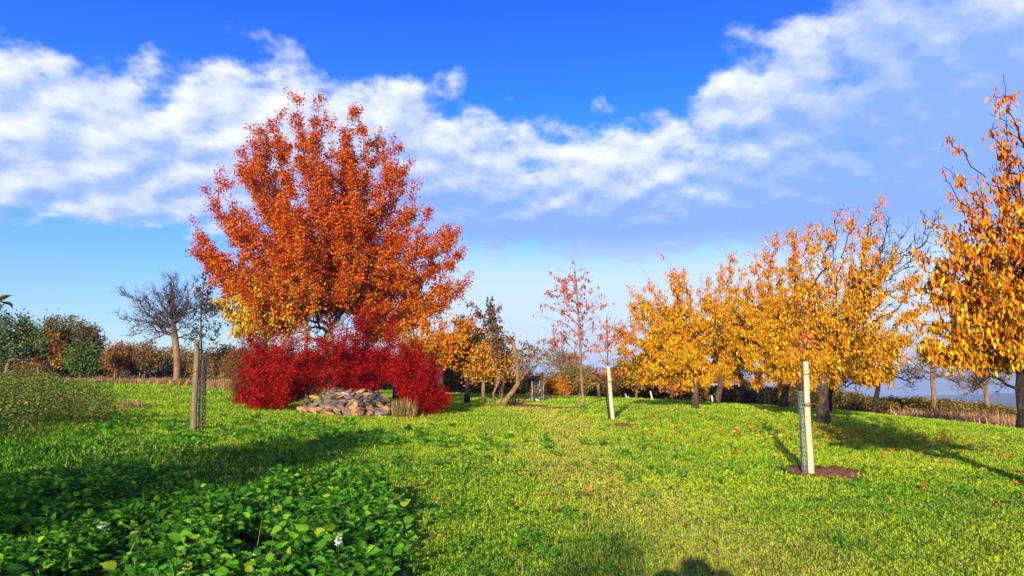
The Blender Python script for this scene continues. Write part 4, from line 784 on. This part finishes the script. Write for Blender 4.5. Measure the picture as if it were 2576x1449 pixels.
# ------------------------------------------------------------------ stone pile: every stone its own object
import bmesh
def stone_mesh(seed, w, h, dp, flat=.5):
    r = np.random.default_rng(seed); w *= 1.15; h *= 1.1; bm = bmesh.new(); bmesh.ops.create_icosphere(bm, subdivisions=2, radius=1.0)
    P0 = np.array([v.co[:] for v in bm.verts])
    for k in range(12):          # cut to facets, like split slabs
        n = r.normal(size=3); n /= np.linalg.norm(n); c = r.uniform(.42, .74); s = P0 @ n; P0 = P0 - np.outer(np.maximum(s - c, 0), n) * .96
    for k in (1, -1): s = P0[:, 2] * k; P0[:, 2] -= k * np.maximum(s - flat, 0) * .95
    P0 += r.normal(size=P0.shape) * .018; P0 *= np.array([w, dp, h])
    for v, p in zip(bm.verts, P0): v.co = p
    me = bpy.data.meshes.new("stone"); bm.to_mesh(me); bm.free(); return me
def build_pile():
    r = np.random.default_rng(77); d0 = 28; m = d0 / F
    rows = [(1046, 748, 975, 12, 12, 0), (1035, 752, 984, 11, 12, .20), (1024, 758, 987, 11, 11, .38), (1013, 768, 977, 10, 10, .55), (1003, 785, 968, 9, 9, .72), (994, 805, 955, 8, 8, .86), (987, 832, 940, 6, 7, 1.0)]
    SP = {(0, 10): ('whitish rounded stone at the right foot of the pile', 4), (1, 0): ('tan slab at the left end of the pile', 5), (6, 4): ('bright tan block on top right of the pile', 5), (4, 0): ('flat sandy slab high on the left shoulder of the pile', 5), (1, 6): ('wide sunlit tan block in the centre of the pile', 5),
          (2, 9): ('rounded ochre stone near the right end of the pile', 5), (0, 7): ('reddish brown slab in the bottom row, right of centre', 0), (5, 3): ('small pale block just under the top of the pile', 4)}
    names = ['ochre', 'grey', 'brown', 'slate dark', 'pale', 'tan']
    seen = set()
    for ri, (py, x0, x1, n, hp, back) in enumerate(rows):
        for i in range(n):
            px = x0 + (x1 - x0) * (i + .5) / n + r.normal() * 2.5; w = (x1 - x0) / n * m * r.uniform(.55, .82); h = hp * m * r.uniform(.62, 1.0); dp = r.uniform(.14, .24)
            mi = int(r.choice([0, 1, 2, 3], p=[.22, .30, .28, .20])); zone = ['left end', 'left side', 'left middle', 'middle', 'right middle', 'right side', 'right end'][min(6, int((i + .5) / n * 7))]; lab = f"{names[mi]} split stone at the {zone} of the pile's {['bottom', 'second', 'third', 'fourth', 'fifth', 'sixth', 'topmost'][ri]} row"; sp_ = SP.get((ri, i))
            if lab in seen: lab = lab.replace(' split stone at', ' split stone, right one of two, at')
            seen.add(lab)
            if sp_: lab, mi = sp_; w *= 1.15; h *= 1.15
            arc = -.5 * (1 - ((px - 865) / 130) ** 2) * 0
            p = P(px, py - hp * .4, d0 + back * 1.1 + abs(px - 865) / 130 * .35 + r.normal() * .05)
            o = bpy.data.objects.new("stone", stone_mesh(1000 + ri * 40 + i, w, h, dp, r.uniform(.4, .8))); col.objects.link(o); o.data.materials.append(M_STONE[mi])
            o.location = p; o.rotation_euler = (r.normal() * .25, r.normal() * .35 + (.5 if r.uniform() < .15 else 0), r.uniform(-.5, .5)); tag(o, lab, 'stone', 'stones heaped in the pile')
    # the back and inside of the heap
    for i in range(46):
        x = r.uniform(-1, 1); q = r.uniform(0, 1); px = 865 + x * 95; dd = d0 + .5 + 1.6 * q; top = 1046 - (1 - x * x) * 52 * (1 - abs(q - .35) * .9)
        b = P(px, top, dd); g = T1(b[0], b[1]); z = g + max(.08, (b[2] - g)) * r.uniform(.3, .92)
        mi = int(r.choice([1, 2, 3])); o = bpy.data.objects.new("stone", stone_mesh(3000 + i, r.uniform(.16, .3), r.uniform(.1, .16), r.uniform(.16, .3))); col.objects.link(o); o.data.materials.append(M_STONE[mi])
        o.location = (b[0], b[1], z); o.rotation_euler = (r.normal() * .3, r.normal() * .3, r.uniform(0, 3)); tag(o, f'{names[mi]} split stone lying back inside the stone pile', 'stone', 'stones heaped in the pile')
build_pile()

# ------------------------------------------------------------------ house roof beyond the middle hedge
def house():
    d = 85; b = P(1690, 1000, d); gz = T1(b[0], b[1]); root = empty("house", (b[0], b[1], gz), 'distant house with red tiled gable roof behind the hedge', 'house')
    eave = P(1690, 958, d)[2]; ridge = P(1690, 918, d)[2]; x0, x1 = b[0] - 4.6, b[0] + 5.5; y0, y1 = d - 3.5, d + 3.5
    V = np.array([(x, y, z) for z in (gz - 1, eave) for (x, y) in ((x0, y0), (x1, y0), (x1, y1), (x0, y1))]); V = np.vstack([V, [(x0 + .0, d, ridge - .1), (x1, d, ridge - .1)]])
    mk("wall", V, [np.array([(0, 1, 5, 4), (1, 2, 6, 5), (2, 3, 7, 6), (3, 0, 4, 7)]), np.array([(4, 7, 8), (5, 9, 6)])], M_RENDER, root)
    for s in (-1, 1):
        n = 16; parts = []
        for k in range(n):   # courses of tiles, each lapping the next
            u0 = k / n; u1 = (k + 1.15) / n; ya = d + s * (4.0) * (1 - u0); yb = d + s * 4.0 * (1 - u1); za = eave - .2 + (ridge - eave + .2) * u0 + .05; zb = eave - .2 + (ridge - eave + .2) * u1
            v = np.array([(x0 - .3, ya, za), (x1 + .3, ya, za), (x1 + .3, yb, zb), (x0 - .3, yb, zb), (x0 - .3, ya, za - .05), (x1 + .3, ya, za - .05), (x1 + .3, yb, zb - .05), (x0 - .3, yb, zb - .05)])
            parts.append((v, np.array([(0, 1, 2, 3), (4, 7, 6, 5), (0, 4, 5, 1), (3, 2, 6, 7), (0, 3, 7, 4), (1, 5, 6, 2)])))
        V, f = join(parts); mk("roof_slope", V, f, M_TILE, root)
    for xx in (b[0] - 2.5, b[0] + .5, b[0] + 3):
        v = np.array([(xx + a * .5, y0 - .04 + q * .05, eave - 1.1 + c * .55) for a in (-1, 1) for q in (0, 1) for c in (-1, 1)]); mk("window", v, [np.array([(0, 1, 3, 2), (4, 6, 7, 5), (0, 4, 5, 1), (2, 3, 7, 6), (1, 5, 7, 3), (0, 2, 6, 4)])], M_PLK, root)
house()
# small dark crate with pale rim in the gap of the red bushes
def crate():
    b = P(1001, 987, 37); b[2] = T1(b[0], b[1]); root = empty("garden_box", b, 'small dark box with pale rim in the gap of the red bushes', 'box')
    z1 = P(1001, 968, 37)[2]; b0 = max(b[2], z1 - .5)
    def box(x0, x1, y0, y1, z0, z1): return np.array([(x, y, z) for x in (x0, x1) for y in (y0, y1) for z in (z0, z1)]), np.array([(0, 1, 3, 2), (4, 6, 7, 5), (0, 4, 5, 1), (2, 3, 7, 6), (1, 5, 7, 3), (0, 2, 6, 4)])
    V, f = box(b[0] - .24, b[0] + .24, 36.8, 37.2, b[2] - .02, z1); mk("box", V, [f], M_PLK, root)
    parts = [box(b[0] - .28, b[0] + .28, 36.75, 36.79, z1 - .09, z1 - .03), box(b[0] - .28, b[0] - .25, 36.8, 37.25, z1 - .09, z1 - .03), box(b[0] + .25, b[0] + .28, 36.8, 37.25, z1 - .09, z1 - .03)]
    V, f = join(parts); mk("rim", V, f, M_WHITE, root)
crate()

# ------------------------------------------------------------------ near things at the edges and behind the camera
tree("apple_tree", (-900, 1000), 6.0, [(-880, 900), (-840, 700)], [(-330, 740), (-300, 700), (-400, 500), (-600, 350), (-900, 200), (-1200, 400), (-500, 650), (-300, 850), (-1300, 700), (-700, 100)], 46, .8, 22, .15, .1, .12, .005, .3, M_BARK,
     dict(n=7000, size=.10, cols=[(96, 130, 50), (70, 104, 44), (140, 150, 60)], spread=.08, down=.3), 'apple tree just beyond the left picture edge', seed=95)
def twig_leaves():
    a = P(-70, 752, 6.2); b = P(2, 757, 6.2); root = empty("overhanging_twig", a, 'two leaves on a twig tip hanging in at the left edge', 'twig')
    V, f = tube([a, (a + b) / 2 + [0, 0, .01], b], [.005, .004, .002], 5); mk("stem", V, f, M_TWIG, root)
    for (p0, p1, c, u) in [((2, 757), (30, 738), (176, 176, 50), .3), ((2, 760), (34, 768), (66, 74, 70), .3)]:
        s = P(*p0, 6.2); e = P(*p1, 6.18); L = np.linalg.norm(e - s)
        V, f = leaves(np.array([s]), np.array([e - s]), np.array([L]), NET_V * [1 * .8, 1, 1.6], NET_F, roll=0.0001, upbias=1.0); V = V + [0, 0, .0]
        mk("leaf", V, [f], M_LEAF, root, colors=np.broadcast_to(s2l(c), V.shape))
twig_leaves()

def shade_tree(x, y, h, rx, seed, nl=5000, label=''):
    """a real tree standing up-sun, behind the place the picture was taken from"""
    r = np.random.default_rng(seed); g = T1(x, y); b = np.array([x, y, g]); root = empty("orchard_tree", b, label, 'tree'); S = b + np.linspace(0, 1, 8)[:, None] * np.array([.1, 0, h * .38]); S = S + r.normal(size=S.shape) * .03
    n = 900; q = r.normal(size=(n, 3)); q /= np.linalg.norm(q, axis=1, keepdims=True); q *= r.uniform(.2, 1, (n, 1)) ** .4; pts = S[-1] + [0, 0, h * .30] + q * [rx, rx, h * .33]
    pts *= 1; A, pr = mst(S, [0] + list(range(7)), pts, S[-1], .3); rr = radii(A, pr, .006, rmax=.14); V, q4 = wood(A, pr, rr); mk("trunk", V, q4, M_BARK, root, smooth=True)
    k = r.integers(8, len(A), nl); pos = A[k] + r.normal(size=(nl, 3)) * .14; V, f = leaves(pos, r.normal(size=(nl, 3)), .11 * r.uniform(.7, 1.3, nl)); mk("crown", V, [f], M_LEAF, root, colors=np.repeat(pal([(150, 140, 50), (96, 120, 44)], nl), 4, 0))
shade_tree(-9.4, -4.5, 5.2, 1.8, 201, 4500, 'orchard tree behind the camera to the left')
shade_tree(-4.2, -12.5, 5.0, .8, 202, 1500, 'smaller orchard tree behind the camera')
shade_tree(-16.5, 1.0, 5.5, 2.2, 203, 6000, 'orchard tree beyond the left edge beside the brambles')

def person():
    """the photographer, standing right behind the camera with both arms raised to it"""
    J = {'pelvis': (0, -.62, .95, .15), 'spine': (0, -.60, 1.15, .14), 'chest': (0, -.56, 1.36, .155), 'neck': (0, -.52, 1.50, .06), 'chin': (0, -.47, 1.58, .10), 'skull': (0, -.48, 1.68, .17), 'crown': (0, -.50, 1.76, .12)}
    E = [('pelvis', 'spine'), ('spine', 'chest'), ('chest', 'neck'), ('neck', 'chin'), ('chin', 'skull'), ('skull', 'crown')]
    for s, n in ((-1, 'l'), (1, 'r')):
        J.update({n + 'sh': (s * .21, -.56, 1.46, .09), n + 'el': (s * .31, -.42, 1.60, .075), n + 'wr': (s * .12, -.22, 1.58, .034), n + 'ha': (s * .08, -.15, 1.53, .038), n + 'hip': (s * .10, -.62, .88, .11), n + 'kn': (s * .12, -.60, .48, .065), n + 'an': (s * .13, -.62, .09, .045), n + 'to': (s * .15, -.44, .04, .04)})
        E += [('chest', n + 'sh'), (n + 'sh', n + 'el'), (n + 'el', n + 'wr'), (n + 'wr', n + 'ha'), ('pelvis', n + 'hip'), (n + 'hip', n + 'kn'), (n + 'kn', n + 'an'), (n + 'an', n + 'to')]
        for q in range(4):
            J[n + f'f{q}a'] = (s * (.06 - .0 * q), -.125 + .0 * q, 1.565 - .022 * q, .010); J[n + f'f{q}b'] = (s * .035, -.105, 1.575 - .022 * q, .008)
            E += [(n + 'ha', n + f'f{q}a'), (n + f'f{q}a', n + f'f{q}b')]
        J[n + 't'] = (s * .075, -.19, 1.575, .010); E.append((n + 'ha', n + 't'))
    ks = list(J); me = bpy.data.meshes.new("person"); me.from_pydata([J[k][:3] for k in ks], [(ks.index(a), ks.index(b)) for a, b in E], []); o = link("person", me, mat_noise("jacket", [(.3, (36, 44, 58)), (.7, (52, 60, 76))], 8))
    m = o.modifiers.new("skin", 'SKIN'); sv = me.skin_vertices[0].data
    for i, k in enumerate(ks): sv[i].radius = (J[k][3],) * 2; sv[i].use_root = (k == 'pelvis')
    s = o.modifiers.new("sub", 'SUBSURF'); s.levels = 1; s.render_levels = 2
    o.scale = (1, 1, 1.07); o.location = (-.2, 0, 0)
    tag(o, 'person in dark jacket standing behind the camera, arms raised', 'person')
person()

# white flowers and single grass blades in the nettles
def flower(px, py, d, label, s=1.0):
    c = P(px, py, d); g = T1(c[0], c[1]); root = empty("white_flower", (c[0], c[1], g), label, 'flower'); V, f = tube([np.array([c[0], c[1], g]), c], [.004, .003], 5); mk("stem", V, f, M_GRASS, root, colors=np.broadcast_to(s2l((90, 130, 50)), V.shape))
    n = 22; r = np.random.default_rng(int(px)); dd = r.normal(size=(n, 3)); dd[:, 2] = np.abs(dd[:, 2]) * .6; pos = c + r.normal(size=(n, 3)) * [.012, .012, .02] * s
    V, f = leaves(pos, dd, r.uniform(.018, .032, n) * s, NET_V, NET_F, roll=.6, r=r, upbias=1); mk("petals", V, [f], M_LEAF, root, colors=np.repeat(pal([(250, 244, 214), (252, 248, 230)], n, jit=.03), len(NET_V), 0))
flower(258, 1322, 7.2, 'white dead nettle flower on the left in the nettle patch', 1.1); flower(852, 1362, 6.6, 'white dead nettle flower at the right side of the nettle patch'); flower(640, 1393, 6.4, 'small cream flower low in the middle of the nettles', .6)
tufts("tall_grass_blades", 110, NETTLE, (.25, .5), [(120, 160, 60), (150, 170, 80)], 'single tall grass blades standing among the nettles', .7, .5)

# ------------------------------------------------------------------ air
def haze():
    v = np.array([(x, y, z) for x in (-9500, 9500) for y in (-9400, 9600) for z in (-140, 130)], float)
    m = bpy.data.materials.new("haze"); m.use_nodes = True; nt = m.node_tree; nt.nodes.clear(); out = nt.nodes.new('ShaderNodeOutputMaterial'); pv = nt.nodes.new('ShaderNodeVolumePrincipled')
    pv.inputs['Color'].default_value = (.62, .76, 1, 1); pv.inputs['Density'].default_value = .00022; pv.inputs['Anisotropy'].default_value = 0.1; nt.links.new(pv.outputs[0], out.inputs['Volume'])
    o = mk("haze", v, [np.array([(0, 1, 3, 2), (4, 6, 7, 5), (0, 4, 5, 1), (2, 3, 7, 6), (1, 5, 7, 3), (0, 2, 6, 4)])], m); tag(o, 'thin blue haze over the far valley', 'haze', kind='stuff')
haze()
